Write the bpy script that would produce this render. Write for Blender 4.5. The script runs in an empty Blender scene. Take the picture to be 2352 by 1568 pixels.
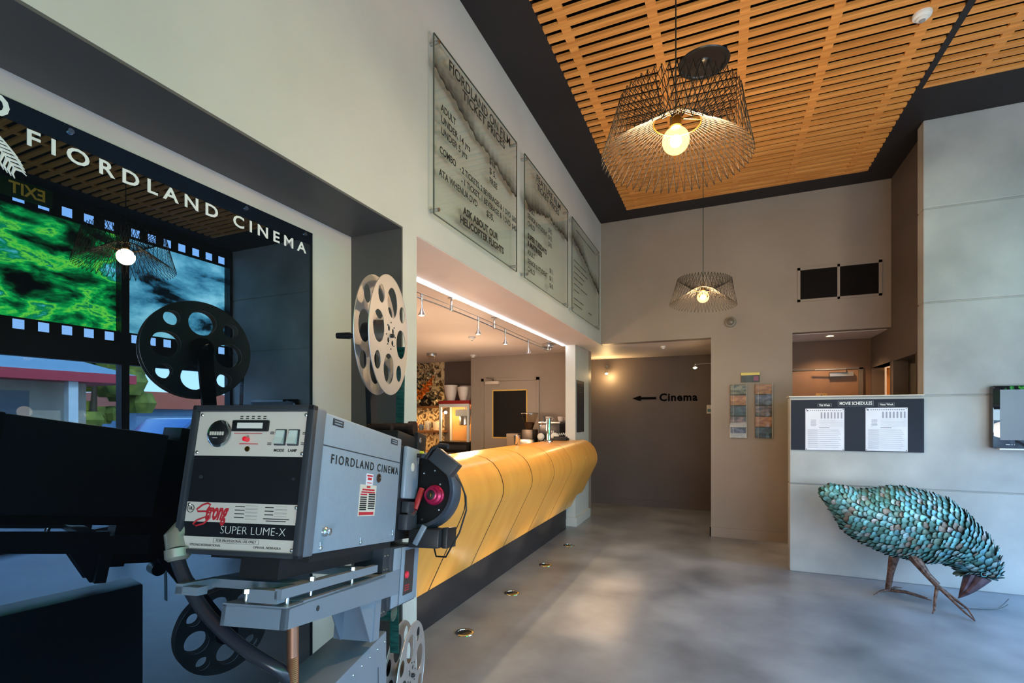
import bpy, bmesh, math, random
from mathutils import Matrix, Vector, Euler
random.seed(11)
SC = bpy.context.scene
COL = SC.collection
V = Vector
PI = math.pi
# ---------------------------------------------------------------- helpers
def lin(c):
    c = c / 255.0
    return c / 12.92 if c <= 0.04045 else ((c + 0.055) / 1.055) ** 2.4
def S(r, g, b): return (lin(r), lin(g), lin(b), 1.0)

def mat(name, col, rough=0.5, metal=0.0, col2=None, scale=6.0, stretch=(1, 1, 1), bump=0.0, bscale=None, spec=0.5, emit=None, estr=0.0, coat=0.0, detail=4.0, contrast=(0.35, 0.65), ior=None, rough2=None):
    m = bpy.data.materials.new(name); m.use_nodes = True
    nt = m.node_tree; N = nt.nodes; L = nt.links
    b = N['Principled BSDF']
    b.inputs['Base Color'].default_value = col
    b.inputs['Roughness'].default_value = rough
    b.inputs['Metallic'].default_value = metal
    b.inputs['Specular IOR Level'].default_value = spec
    if coat: b.inputs['Coat Weight'].default_value = coat; b.inputs['Coat Roughness'].default_value = 0.08
    if ior: b.inputs['IOR'].default_value = ior
    if emit: b.inputs['Emission Color'].default_value = emit; b.inputs['Emission Strength'].default_value = estr
    if col2 is None:
        col2 = (col[0] * 0.9, col[1] * 0.9, col[2] * 0.9, 1)
    tc = N.new('ShaderNodeTexCoord'); mp = N.new('ShaderNodeMapping'); mp.inputs['Scale'].default_value = stretch
    nz = N.new('ShaderNodeTexNoise'); nz.inputs['Scale'].default_value = scale; nz.inputs['Detail'].default_value = detail
    rp = N.new('ShaderNodeValToRGB')
    rp.color_ramp.elements[0].position = contrast[0]; rp.color_ramp.elements[1].position = contrast[1]
    rp.color_ramp.elements[0].color = col2; rp.color_ramp.elements[1].color = col
    L.new(tc.outputs['Object'], mp.inputs['Vector']); L.new(mp.outputs['Vector'], nz.inputs['Vector'])
    L.new(nz.outputs['Fac'], rp.inputs['Fac']); L.new(rp.outputs['Color'], b.inputs['Base Color'])
    if rough2 is not None:
        mr = N.new('ShaderNodeMapRange'); mr.inputs['To Min'].default_value = rough2; mr.inputs['To Max'].default_value = rough
        mr.inputs['From Min'].default_value = 0.3; mr.inputs['From Max'].default_value = 0.7
        L.new(nz.outputs['Fac'], mr.inputs['Value']); L.new(mr.outputs['Result'], b.inputs['Roughness'])
    if bump:
        bp = N.new('ShaderNodeBump'); bp.inputs['Strength'].default_value = bump; bp.inputs['Distance'].default_value = 0.01
        n2 = N.new('ShaderNodeTexNoise'); n2.inputs['Scale'].default_value = bscale or scale * 4; n2.inputs['Detail'].default_value = 4
        L.new(mp.outputs['Vector'], n2.inputs['Vector'])
        L.new(n2.outputs['Fac'], bp.inputs['Height']); L.new(bp.outputs['Normal'], b.inputs['Normal'])
    return m

def emat(name, col, strength):
    m = bpy.data.materials.new(name); m.use_nodes = True
    nt = m.node_tree; nt.nodes.clear()
    e = nt.nodes.new('ShaderNodeEmission'); e.inputs['Color'].default_value = col; e.inputs['Strength'].default_value = strength
    o = nt.nodes.new('ShaderNodeOutputMaterial'); nt.links.new(e.outputs[0], o.inputs[0])
    return m

def glassmat(name, tint=(1, 1, 1, 1), refl=0.06, rough=0.0, ior=1.5):
    m = bpy.data.materials.new(name); m.use_nodes = True
    nt = m.node_tree; nt.nodes.clear(); N = nt.nodes; L = nt.links
    t = N.new('ShaderNodeBsdfTransparent'); t.inputs['Color'].default_value = tint
    g = N.new('ShaderNodeBsdfGlossy'); g.inputs['Roughness'].default_value = rough
    f = N.new('ShaderNodeFresnel'); f.inputs['IOR'].default_value = ior
    mx = N.new('ShaderNodeMixShader'); o = N.new('ShaderNodeOutputMaterial')
    ge = N.new('ShaderNodeNewGeometry'); ml = N.new('ShaderNodeMath'); ml.operation = 'MULTIPLY_ADD'
    # only the outer face reflects: fresnel * (1 - backfacing)
    ml.inputs[1].default_value = -1.0; ml.inputs[2].default_value = 1.0; m2 = N.new('ShaderNodeMath'); m2.operation = 'MULTIPLY'
    L.new(ge.outputs['Backfacing'], ml.inputs[0]); L.new(ml.outputs[0], m2.inputs[0]); L.new(f.outputs[0], m2.inputs[1])
    L.new(m2.outputs[0], mx.inputs[0]); L.new(t.outputs[0], mx.inputs[1]); L.new(g.outputs[0], mx.inputs[2]); L.new(mx.outputs[0], o.inputs[0])
    return m

class MB:
    """collects shapes into one mesh"""
    def __init__(s, M=None):
        s.bm = bmesh.new(); s.M = M or Matrix()
    def v(s, p): return s.bm.verts.new(s.M @ V(p))
    def face(s, vs):
        try: return s.bm.faces.new(vs)
        except ValueError: return None
    def poly(s, pts): return s.face([s.v(p) for p in pts])
    def box(s, x0, x1, y0, y1, z0, z1, R=None, c=None, bev=0.0):
        P = [(x, y, z) for x in (x0, x1) for y in (y0, y1) for z in (z0, z1)]
        if R is not None:
            cc = V(c) if c is not None else V(((x0 + x1) / 2, (y0 + y1) / 2, (z0 + z1) / 2))
            P = [tuple(R @ (V(p) - cc) + cc) for p in P]
        q = [s.v(p) for p in P]
        fs = [s.face([q[i] for i in f]) for f in ((0, 1, 3, 2), (4, 6, 7, 5), (0, 4, 5, 1), (2, 3, 7, 6), (0, 2, 6, 4), (1, 5, 7, 3))]
        if bev:
            es = {e for f in fs if f for e in f.edges}
            bmesh.ops.bevel(s.bm, geom=list(es), offset=bev, segments=2, profile=0.6, affect='EDGES', clamp_overlap=True)
        return s
    def bx(s, c, d, R=None, bev=0.0):
        return s.box(c[0] - d[0] / 2, c[0] + d[0] / 2, c[1] - d[1] / 2, c[1] + d[1] / 2, c[2] - d[2] / 2, c[2] + d[2] / 2, R, c, bev)
    def ring(s, c, ax, r, n, ref=None):
        ax = V(ax).normalized()
        a = ref if ref is not None else (V((0, 0, 1)) if abs(ax.z) < 0.9 else V((1, 0, 0)))
        u = ax.cross(a).normalized(); w = ax.cross(u).normalized()
        return [s.v(V(c) + r * (math.cos(2 * PI * i / n) * u + math.sin(2 * PI * i / n) * w)) for i in range(n)]
    def loft(s, rings, closed=False, cap=True):
        n = len(rings[0])
        m = len(rings)
        for k in range(m if closed else m - 1):
            A, B = rings[k], rings[(k + 1) % m]
            for i in range(n): s.face([A[i], A[(i + 1) % n], B[(i + 1) % n], B[i]])
        if cap and not closed:
            s.face(rings[0][::-1]); s.face(rings[-1])
        return s
    def cyl(s, p0, p1, r0, r1=None, n=20, cap=True):
        p0, p1 = V(p0), V(p1); ax = p1 - p0
        return s.loft([s.ring(p0, ax, r0, n), s.ring(p1, ax, r0 if r1 is None else r1, n)], cap=cap)
    def lathe(s, c, ax, prof, n=28, cap=True):
        """prof: (radius, distance along axis)"""
        ax = V(ax).normalized()
        return s.loft([s.ring(V(c) + ax * z, ax, max(r, 1e-4), n) for r, z in prof], cap=cap)
    def tube(s, pts, r, n=8, closed=False):
        pts = [V(p) for p in pts]; m = len(pts); rings = []
        ref = None
        for i, p in enumerate(pts):
            if closed: t = pts[(i + 1) % m] - pts[i - 1]
            else: t = pts[min(i + 1, m - 1)] - pts[max(i - 1, 0)]
            t.normalize()
            if ref is None:
                ref = V((0, 0, 1)) if abs(t.z) < 0.9 else V((1, 0, 0))
            u = t.cross(ref)
            if u.length < 1e-4: u = t.orthogonal()
            u.normalize(); w = t.cross(u).normalized(); ref = -w if False else u.cross(t).normalized()
            rr = r[i] if isinstance(r, (list, tuple)) else r
            rings.append([s.v(p + rr * (math.cos(2 * PI * k / n) * u + math.sin(2 * PI * k / n) * w)) for k in range(n)])
        return s.loft(rings, closed=closed)
    def prism(s, poly, axis, a, b):
        """poly: 2-D points in the two other axes (in xyz order), extruded along axis from a to b"""
        def P(q, t):
            q = list(q); q.insert(axis, t); return tuple(q)
        A = [s.v(P(q, a)) for q in poly]; B = [s.v(P(q, b)) for q in poly]
        s.face(A[::-1]); s.face(B)
        n = len(poly)
        for i in range(n): s.face([A[i], A[(i + 1) % n], B[(i + 1) % n], B[i]])
        return s
    def sphere(s, c, r, n=20, sc=(1, 1, 1)):
        rings = []
        for k in range(1, n // 2):
            th = PI * k / (n // 2)
            rings.append([s.v((c[0] + r * sc[0] * math.sin(th) * math.cos(2 * PI * i / n), c[1] + r * sc[1] * math.sin(th) * math.sin(2 * PI * i / n), c[2] + r * sc[2] * math.cos(th))) for i in range(n)])
        return s.loft(rings)
    def plate_holes(s, c, ex, ey, ez, R, th, holes, n=64):
        """disc of radius R and thickness th with round holes [(x, y, r)], made by bridging"""
        c, ex, ey, ez = V(c), V(ex), V(ey), V(ez)
        tmp = bmesh.new()
        def loop(cx, cy, r, k): 
            vs = [tmp.verts.new((cx + r * math.cos(2 * PI * i / k), cy + r * math.sin(2 * PI * i / k), 0)) for i in range(k)]
            return [tmp.edges.new((vs[i], vs[(i + 1) % k])) for i in range(k)]
        es = loop(0, 0, R, n)
        for (x, y, r) in holes: es += loop(x, y, r, 24)
        g = bmesh.ops.triangle_fill(tmp, use_beauty=True, edges=es)
        ok = []
        for f in list(tmp.faces):
            m = f.calc_center_median()
            if any((m.x - x) ** 2 + (m.y - y) ** 2 < (r * 0.97) ** 2 for x, y, r in holes): tmp.faces.remove(f)
        r = bmesh.ops.extrude_face_region(tmp, geom=list(tmp.faces))
        for e in r['geom']:
            if isinstance(e, bmesh.types.BMVert): e.co.z += th
        mp = {}
        for vv in tmp.verts: mp[vv] = s.v(c + ex * vv.co.x + ey * vv.co.y + ez * (vv.co.z - th / 2))
        for f in tmp.faces: s.face([mp[q] for q in f.verts])
        tmp.free()
        return s
    def text(s, body, size, M, bold=0.0, ext=0.0006, align='LEFT', spacing=1.0, shear=0.0, width=None, xs=1.0):
        cu = bpy.data.curves.new('t', 'FONT'); cu.body = body; cu.size = size; cu.align_x = align; cu.align_y = 'CENTER'
        cu.extrude = ext; cu.offset = bold; cu.space_character = spacing; cu.shear = shear; cu.resolution_u = 3
        ob = bpy.data.objects.new('t', cu); COL.objects.link(ob)
        bpy.context.view_layer.update()
        me = bpy.data.meshes.new_from_object(ob.evaluated_get(bpy.context.evaluated_depsgraph_get()))
        if width:
            xsx = [v.co.x for v in me.vertices]
            if xsx:
                w0 = max(xsx) - min(xsx); xs = width / max(w0, 1e-6)
        vs = [s.v(M @ V((v.co.x * xs, v.co.y, v.co.z))) for v in me.vertices]
        for p in me.polygons: s.face([vs[i] for i in p.vertices])
        bpy.data.objects.remove(ob); bpy.data.curves.remove(cu); bpy.data.meshes.remove(me)
        return s
    def build(s, name, m, parent=None, smooth=True, angle=35, label=None, bev=0.0, weld=False):
        if weld: bmesh.ops.remove_doubles(s.bm, verts=s.bm.verts, dist=1e-5)
        bmesh.ops.recalc_face_normals(s.bm, faces=s.bm.faces)
        if bev: bmesh.ops.bevel(s.bm, geom=list(s.bm.edges), offset=bev, segments=2, profile=0.6, affect='EDGES', clamp_overlap=True)
        me = bpy.data.meshes.new(name); s.bm.to_mesh(me); s.bm.free()
        if smooth:
            for p in me.polygons: p.use_smooth = True
            me.set_sharp_from_angle(angle=math.radians(angle))
        me.materials.append(m)
        o = bpy.data.objects.new(name, me); COL.objects.link(o)
        if parent is not None: adopt(o, parent)
        if label: o['label'] = label
        return o

MWD = {}
def adopt(o, parent):
    o.parent = parent
    if parent.name in MWD: o.matrix_parent_inverse = MWD[parent.name].inverted()
def tag(o, label, cat, group=None, kind=None):
    o['label'] = label; o['category'] = cat
    if group: o['group'] = group
    if kind: o['kind'] = kind
    return o
def thing(name, label, cat, loc=(0, 0, 0), group=None):
    o = bpy.data.objects.new(name, None); COL.objects.link(o); o.location = loc; o.empty_display_size = 0.05
    MWD[o.name] = Matrix.Translation(loc)
    return tag(o, label, cat, group)
def struct(o, label=None):
    o['kind'] = 'structure'
    if label: o['label'] = label
    return o
def dup(root, dloc, label=None, group=None):
    """copy of a thing and of its parts and sub-parts, moved by dloc"""
    r = root.copy(); COL.objects.link(r); r.location = V(root.location) + V(dloc)
    if label: r['label'] = label
    if group: r['group'] = group
    for ch in list(root.children):
        c = ch.copy(); COL.objects.link(c); mi = ch.matrix_parent_inverse.copy(); c.parent = r; c.matrix_parent_inverse = mi
        for g in list(ch.children):
            d = g.copy(); COL.objects.link(d); d.parent = c
    return r
# text frames: wall facing +X (reads along +Y), wall facing -Y (reads along +X), facing -X (reads along -Y)
def FX(x, y, z): return Matrix(((0, 0, 1, x), (1, 0, 0, y), (0, 1, 0, z), (0, 0, 0, 1)))
def FY(x, y, z): return Matrix(((1, 0, 0, x), (0, 0, -1, y), (0, 1, 0, z), (0, 0, 0, 1)))
def FNX(x, y, z): return Matrix(((0, 0, -1, x), (-1, 0, 0, y), (0, 1, 0, z), (0, 0, 0, 1)))
def light(name, kind, loc, power, col, size=0.05, rot=None, **k):
    l = bpy.data.lights.new(name, kind); l.energy = power; l.color = col
    if kind == 'AREA': 
        l.shape = 'RECTANGLE'; l.size = size[0]; l.size_y = size[1]
    elif kind != 'SUN': l.shadow_soft_size = size
    for a, b in k.items(): setattr(l, a, b)
    o = bpy.data.objects.new(name, l); COL.objects.link(o); o.location = loc
    if rot: o.rotation_euler = rot
    return o
WARM = (1.0, 0.66, 0.34)
WORLD_STR = 12.2
PANEL_IOR = 2.0
BULB_STR = 120
PEND_W = 58
LED_STR = 20
TRACK_W = 40
BAR_W = 34
UP_W = 4
SUN_STR = 10
BEAM_W = 2.0
WASH_W = 210
# ---------------------------------------------------------------- camera, world
cam = bpy.data.cameras.new('camera'); co = bpy.data.objects.new('camera', cam); COL.objects.link(co)
co.location = (0, 0, 1.45); co.rotation_euler = (PI / 2, 0, 0.405)
cam.sensor_width = 36; cam.lens = 1128 / 2352 * 36; cam.shift_y = 172.6 / 2352; cam.clip_start = 0.05; cam.clip_end = 200
SC.camera = co
SC.view_settings.view_transform = 'Standard'; SC.view_settings.look = 'None'; SC.view_settings.exposure = 0.0
SC.cycles.max_bounces = 8; SC.cycles.diffuse_bounces = 5; SC.cycles.glossy_bounces = 4; SC.cycles.transparent_max_bounces = 16
SC.cycles.caustics_reflective = False; SC.cycles.caustics_refractive = False; SC.cycles.sample_clamp_indirect = 6.0
w = bpy.data.worlds.new('sky'); SC.world = w; w.use_nodes = True
nt = w.node_tree; N = nt.nodes; L = nt.links
bg = N['Background']; bg.inputs['Strength'].default_value = WORLD_STR
tc = N.new('ShaderNodeTexCoord'); sep = N.new('ShaderNodeSeparateXYZ'); rp = N.new('ShaderNodeValToRGB')
L.new(tc.outputs['Generated'], sep.inputs[0]); L.new(sep.outputs['Z'], rp.inputs[0]); L.new(rp.outputs[0], bg.inputs['Color'])
rp.color_ramp.elements[0].position = 0.0; rp.color_ramp.elements[0].color = (0.84, 0.94, 1.0, 1); _k = rp.color_ramp.elements.new(0.14); _k.color = (0.60, 0.81, 1.0, 1)
rp.color_ramp.elements[1].position = 0.7; rp.color_ramp.elements[1].color = (0.24, 0.54, 1.0, 1)
# ---------------------------------------------------------------- room materials
M_wall = mat('paint_light_grey', S(196, 196, 190), 0.55, col2=S(189, 189, 183), scale=2, spec=0.3)
M_taupe = mat('paint_taupe', S(152, 139, 128), 0.5, col2=S(146, 133, 122), scale=2, spec=0.35)
M_dark = mat('paint_dark_taupe', S(98, 86, 80), 0.5, col2=S(92, 81, 76), scale=2, spec=0.35)
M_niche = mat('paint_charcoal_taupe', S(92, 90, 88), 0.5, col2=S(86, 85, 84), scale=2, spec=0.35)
M_soffit = mat('soffit_white', S(222, 210, 204), 0.55, col2=S(217, 204, 198), scale=2, spec=0.3)
M_black = mat('ceiling_black', S(40, 37, 38), 0.6, col2=S(34, 31, 33), scale=1.5, spec=0.3)
M_void = mat('void_black', S(14, 12, 12), 0.9, spec=0.1)
M_slat = mat('slat_timber', S(230, 160, 84), 0.5, col2=S(198, 128, 60), scale=3, stretch=(0.6, 10, 10), spec=0.35)
M_floor = mat('polished_concrete', S(158, 165, 174), 0.36, col2=S(96, 102, 112), scale=1.8, detail=9, contrast=(0.25, 0.75), bump=0.02, bscale=60, spec=0.5, rough2=0.30)
M_conc = mat('board_concrete', S(190, 191, 190), 0.55, col2=S(132, 134, 134), scale=1.5, detail=10, contrast=(0.22, 0.72), bump=0.12, bscale=18, spec=0.35)
M_whitem = mat('white_metal', S(225, 225, 222), 0.35)
M_plast = mat('white_plastic', S(228, 226, 220), 0.4)
M_steel = mat('brushed_steel', S(200, 200, 202), 0.28, 1.0, col2=S(180, 180, 184), scale=30, stretch=(1, 1, 8))
M_chrome = mat('chrome', S(225, 226, 230), 0.08, 1.0)
M_blk = mat('black_satin', S(22, 22, 24), 0.35)
M_blkm = mat('black_matt', S(15, 15, 17), 0.7)
M_glass = glassmat('clear_glass', (0.97, 0.985, 0.98, 1))
# ---------------------------------------------------------------- shell
X0, XN, YB, ZC, ZS = -1.479, -1.80, 6.434, 4.0, 2.405
m = MB(); m.box(-5.5, 3.55, -3.2, 8.4, -0.12, 0.0); struct(m.build('floor', M_floor, smooth=False), 'polished grey concrete floor')
m = MB()
m.box(-2.0, -1.09, -3.2, 6.6, 4.0, 4.3); m.box(-1.09, 1.385, 6.14, 6.6, 4.0, 4.3); m.box(1.385, 1.43, -3.2, 6.6, 4.0, 4.3)
m.box(1.43, 3.12, 4.77, 6.6, 4.0, 4.3); m.box(3.12, 3.6, -3.2, 6.6, 4.0, 4.3)
struct(MB().box(-1.09, 3.12, -3.2, 6.14, 4.10, 4.12).build('ceiling_void', M_void, smooth=False), 'black void above the timber slats')
struct(m.build('ceiling', M_black, smooth=False), 'black painted ceiling border around the timber slats')
m = MB(); m.box(-1.93, X0, -3.2, YB + 0.1, ZS, 4.02); struct(m.build('wall_left', M_wall, smooth=False), 'light grey upper wall above the counter')
m = MB(); m.box(-1.95, XN, -3.2, 2.05, 0, ZS); struct(m.build('wall_left_niche', M_wall, smooth=False), 'light grey back of the recess behind the projector')
m = MB(); m.box(-1.93, X0, 2.055, 2.177, 0, ZS); struct(m.build('wall_left_pier', M_wall, smooth=False), 'narrow light grey wall end beside the counter')
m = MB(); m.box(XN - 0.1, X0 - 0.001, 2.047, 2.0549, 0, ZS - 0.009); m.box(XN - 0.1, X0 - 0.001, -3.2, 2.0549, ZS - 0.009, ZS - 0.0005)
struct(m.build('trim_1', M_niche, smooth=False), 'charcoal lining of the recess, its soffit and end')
m = MB(); m.box(X0, 1.80, YB, 6.58, 2.41, 4.02); m.box(-0.129, 0.735, YB, 6.58, 0, 2.41); struct(m.build('wall_back', M_taupe, smooth=False), 'taupe back wall with the passage openings')
m = MB(); m.box(-0.142, 0.735, YB - 0.013, YB, 0, 0.115); m.box(-0.142, -0.129, YB - 0.013, 6.58, 0, 0.115); struct(m.build('baseboard_back', M_taupe, smooth=False), 'taupe skirting of the back wall')
# passage to the cinema
m = MB(); m.box(-2.75, 0.7, 8.15, 8.3, 0, 2.6); struct(m.build('wall_passage', M_dark, smooth=False), 'dark taupe end wall of the passage')
m = MB(); m.box(-2.75, 0.7, 6.58, 8.3, 2.41, 2.6); m.box(-2.75, X0, 6.534, 6.58, 2.41, 2.6); struct(m.build('ceiling_passage', M_soffit, smooth=False), 'pale lowered ceiling of the passage')
m = MB(); m.box(-2.85, -2.75, 7.15, 8.3, 0, 2.6); struct(m.build('wall_passage_side', M_dark, smooth=False), 'dark side of the passage')
m = MB(); m.box(-0.11, 0.0, 6.58, 8.15, 0, 2.41); struct(m.build('wall_passage_right', M_dark, smooth=False), 'right side of the passage')
m = MB(); m.box(-2.75, -0.11, 8.138, 8.15, 0, 0.1); struct(m.build('baseboard_passage', M_dark, smooth=False), 'skirting of the passage wall')
# pillar at the end of the counter
m = MB(); m.box(-1.925, -1.79, 6.30, 7.0, 0, ZS); struct(m.build('wall_pillar', M_wall, smooth=False), 'light grey pillar at the far end of the counter')
m = MB(); m.box(-1.94, -1.765, 6.275, 7.02, 0, 0.12, bev=0.004); struct(m.build('baseboard_pillar', M_wall, smooth=False), 'skirting of the pillar')
# bar room
m = MB(); m.box(-5.45, -1.93, 2.05, 7.6, 2.404, 2.6); struct(m.build('ceiling_bar', M_soffit, smooth=False), 'pale lowered ceiling over the bar')
M_sof2 = M_soffit
m = MB(); m.box(-1.93, X0 - 0.002, 2.178, YB + 0.1, ZS - 0.004, ZS - 0.0005); struct(m.build('trim_2', M_sof2, smooth=False), 'pale soffit in front of the bar')
m = MB(); m.box(-3.654, -1.79, 7.0, 7.15, 0, 2.6); struct(m.build('wall_bar_back', M_taupe, smooth=False), 'taupe wall with the kitchen door behind the bar')
m = MB(); m.box(-3.72, -3.6541, 7.0, 7.6, 0, 2.6); struct(m.build('wall_bar_return', M_taupe, smooth=False), 'short return of the bar wall')
# wallpaper
wp = bpy.data.materials.new('floral_wallpaper'); wp.use_nodes = True; nt = wp.node_tree; N = nt.nodes; L = nt.links; b = N['Principled BSDF']
tc = N.new('ShaderNodeTexCoord'); nz = N.new('ShaderNodeTexNoise'); nz.inputs['Scale'].default_value = 9; nz.inputs['Detail'].default_value = 5; nz.inputs['Distortion'].default_value = 1.2
vo = N.new('ShaderNodeTexVoronoi'); vo.inputs['Scale'].default_value = 11; rp = N.new('ShaderNodeValToRGB')
ad = N.new('ShaderNodeMath'); ad.operation = 'MULTIPLY'
L.new(tc.outputs['Object'], nz.inputs['Vector']); L.new(nz.outputs['Color'], vo.inputs['Vector'])
L.new(vo.outputs['Distance'], ad.inputs[0]); L.new(nz.outputs['Fac'], ad.inputs[1]); L.new(nz.outputs['Fac'], rp.inputs[0])
e = rp.color_ramp.elements; e[0].position = 0.40; e[0].color = S(74, 56, 40); e[1].position = 0.47; e[1].color = S(214, 186, 140)
e2 = e.new(0.56); e2.color = S(226, 204, 160); e3 = e.new(0.60); e3.color = S(120, 84, 46)
L.new(rp.outputs[0], b.inputs['Base Color']); b.inputs['Roughness'].default_value = 0.6
m = MB(); m.box(-5.45, -4.47, 7.43, 7.6, 0, 2.6); struct(m.build('wall_bar_papered', wp, smooth=False), 'floral papered wall behind the bar shelves')
m = MB(); m.box(-4.47, -3.72, 7.43, 7.6, 0, 2.6); struct(m.build('wall_bar_recess', M_dark, smooth=False), 'brown wall of the bar recess')
m = MB(); m.box(-5.6, -5.45, 2.05, 7.6, 0, 2.6); struct(m.build('wall_bar_left', M_taupe, smooth=False), 'left wall of the bar')
m = MB(); m.box(-5.45, -1.93, 2.05, 2.177, 0, 2.404); struct(m.build('wall_bar_near', M_wall, smooth=False), 'near wall of the bar')
# concrete wall on the right: slabs with shadow joints
def slabs(x0, x1, y0, y1, zs):
    m = MB()
    for a, b_ in zip(zs[:-1], zs[1:]): m.box(x0, x1, y0, y1, a + 0.005, b_ - 0.005, bev=0.009)
    m.box(x0 + 0.006, x1 - 0.006, y0 + 0.012, y1 - 0.012, max(zs[0], 0), min(zs[-1], 4.0))
    return m
m = slabs(0.582, 3.55, 5.285, 5.43, [-0.005, 0.82, 1.632]); struct(m.build('wall_half_height', M_conc, smooth=False), 'lower concrete wall behind the bird, half height at its left end')
m = slabs(1.5905, 3.55, 5.285, 5.43, [1.632, 2.431, 3.238, 4.005]); struct(m.build('wall_concrete', M_conc, smooth=False), 'upper concrete wall with horizontal joints')
# dark wall of the washroom lobby with two openings
m = MB(); m.box(1.66, 1.78, 5.43, 5.69, 0, 4.0); m.box(1.66, 1.78, 6.35, 6.45, 0, 4.0); m.box(1.66, 1.78, 7.17, 7.4, 0, 4.0)
m.box(1.66, 1.78, 5.69, 6.35, 2.04, 4.0); m.box(1.66, 1.78, 6.45, 7.17, 2.04, 4.0)
struct(m.build('wall_right_lobby', M_dark, smooth=False), 'dark taupe side wall of the lobby with doorways')
M_brown = mat('paint_brown', S(112, 84, 66), 0.5, col2=S(104, 78, 62), scale=2, spec=0.3)
m = MB(); m.box(0.735, 1.66, 7.215, 7.35, 0, 2.6); struct(m.build('wall_lobby_back', M_brown, smooth=False), 'dark end wall of the lobby')
m = MB(); m.box(0.735, 1.66, 6.58, 7.35, 2.405, 2.6); struct(m.build('ceiling_lobby', M_soffit, smooth=False), 'lowered ceiling of the lobby')
m = MB(); m.box(1.78, 3.3, 7.75, 7.85, 0, 2.6); m.box(3.2, 3.3, 5.43, 7.85, 0, 2.6); m.box(1.78, 3.3, 6.37, 6.43, 0, 2.6); m.box(1.78, 3.3, 5.43, 7.85, 2.3, 2.6)
struct(m.build('wall_side_rooms', M_taupe, smooth=False), 'walls of the rooms off the lobby')
m = MB(); m.box(1.655, 1.785, 6.44, 6.455, 0, 2.05); m.box(1.655, 1.785, 7.165, 7.18, 0, 2.05); m.box(1.655, 1.785, 6.44, 7.18, 2.04, 2.055)
m.box(1.655, 1.785, 5.68, 5.695, 0, 2.05); m.box(1.655, 1.785, 6.345, 6.36, 0, 2.05); struct(m.build('trim_3', M_dark, smooth=False), 'door linings of the lobby')
# washroom door at the end of the lobby, with its closer and sign
M_door = mat('door_brown', S(130, 94, 66), 0.45, col2=S(116, 84, 58), scale=3)
d = struct(MB().box(0.80, 1.53, 7.195, 7.215, 0.01, 2.03, bev=0.003).build('door_2', M_door, smooth=False), 'brown washroom door at the end of the lobby')
m = MB(); m.box(1.53, 1.575, 7.185, 7.215, 0, 2.05); m.box(0.74, 1.575, 7.185, 7.215, 2.033, 2.06); m.build('door_frame', M_dark, d, smooth=False)
M_grey = mat('closer_grey', S(150, 148, 150), 0.4, 0.6)
c = MB().box(1.22, 1.47, 7.14, 7.195, 1.945, 2.0, bev=0.006).build('door_closer', M_grey, d)
m = MB(); m.tube([(1.40, 7.155, 2.0), (1.38, 7.10, 2.03), (1.06, 7.12, 2.03)], 0.008); m.build('closer_arm', M_grey, c)
s_ = MB().box(1.08, 1.20, 7.188, 7.195, 1.60, 1.745, bev=0.002).build('washroom_sign', mat('brass_plate', S(178, 140, 90), 0.35, 0.6), d)
m = MB(); m.sphere((1.14, 7.187, 1.715), 0.009, 10, (1, 0.3, 1)); m.prism([(1.125, 1.70), (1.155, 1.70), (1.152, 1.65), (1.146, 1.65), (1.145, 1.615), (1.135, 1.615), (1.134, 1.65), (1.128, 1.65)], 1, 7.186, 7.189); m.build('person_symbol', M_blk, s_)
d = struct(MB(Matrix.Translation((1.80, 7.15, 0)) @ Matrix.Rotation(math.radians(-12), 4, 'Z')).box(0.0, 0.70, -0.04, 0.0, 0.01, 2.03, bev=0.003).build('door_3', mat('door_lit_orange', S(196, 130, 62), 0.45, col2=S(186, 120, 56), scale=3), smooth=False), 'open door lit orange in the far lobby doorway')  # orange lamplight is put into the door colour
MB(Matrix.Translation((1.80, 7.15, 0)) @ Matrix.Rotation(math.radians(-12), 4, 'Z')).box(0.10, 0.16, -0.05, -0.04, 1.50, 1.66).build('door_plate', M_blk, d, smooth=False)
d = struct(MB().box(2.1, 2.8, 6.33, 6.368, 0.01, 1.95, bev=0.003).build('door_4', M_door, smooth=False), 'brown door inside the near lobby doorway')
c = MB().box(2.15, 2.38, 6.27, 6.33, 1.97, 2.03, bev=0.005).build('door_closer', M_grey, d); MB().tube([(2.3, 6.28, 2.03), (2.28, 6.2, 2.06), (2.6, 6.25, 2.06)], 0.008).build('closer_arm', M_grey, c)
# ---------------------------------------------------------------- timber slat panels
def slat_panel(x0, x1, y0, y1, xb, label):
    m = MB(); y = y1 - 0.05
    while y > y0:
        m.box(x0, x1, y + 0.002, y + 0.049, 4.0, 4.02)
        for x in xb: m.box(x - 0.03, x + 0.03, y - 0.048, y + 0.005, 4.003, 4.02)
        y -= 0.095
    o = m.build('slatted_ceiling_panel', M_slat, smooth=False); tag(o, label, 'ceiling panel', 'timber slat ceiling panels'); return o
slat_panel(-1.09, 1.385, -2.9, 6.14, [-0.95, -0.41, 0.13, 0.67, 1.21], 'wide timber slat ceiling panel over the middle of the room, with the round speaker')
slat_panel(1.43, 3.12, -2.9, 4.77, [1.75, 2.29, 2.83], 'shorter timber slat ceiling panel right of the black dividing strip')
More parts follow.
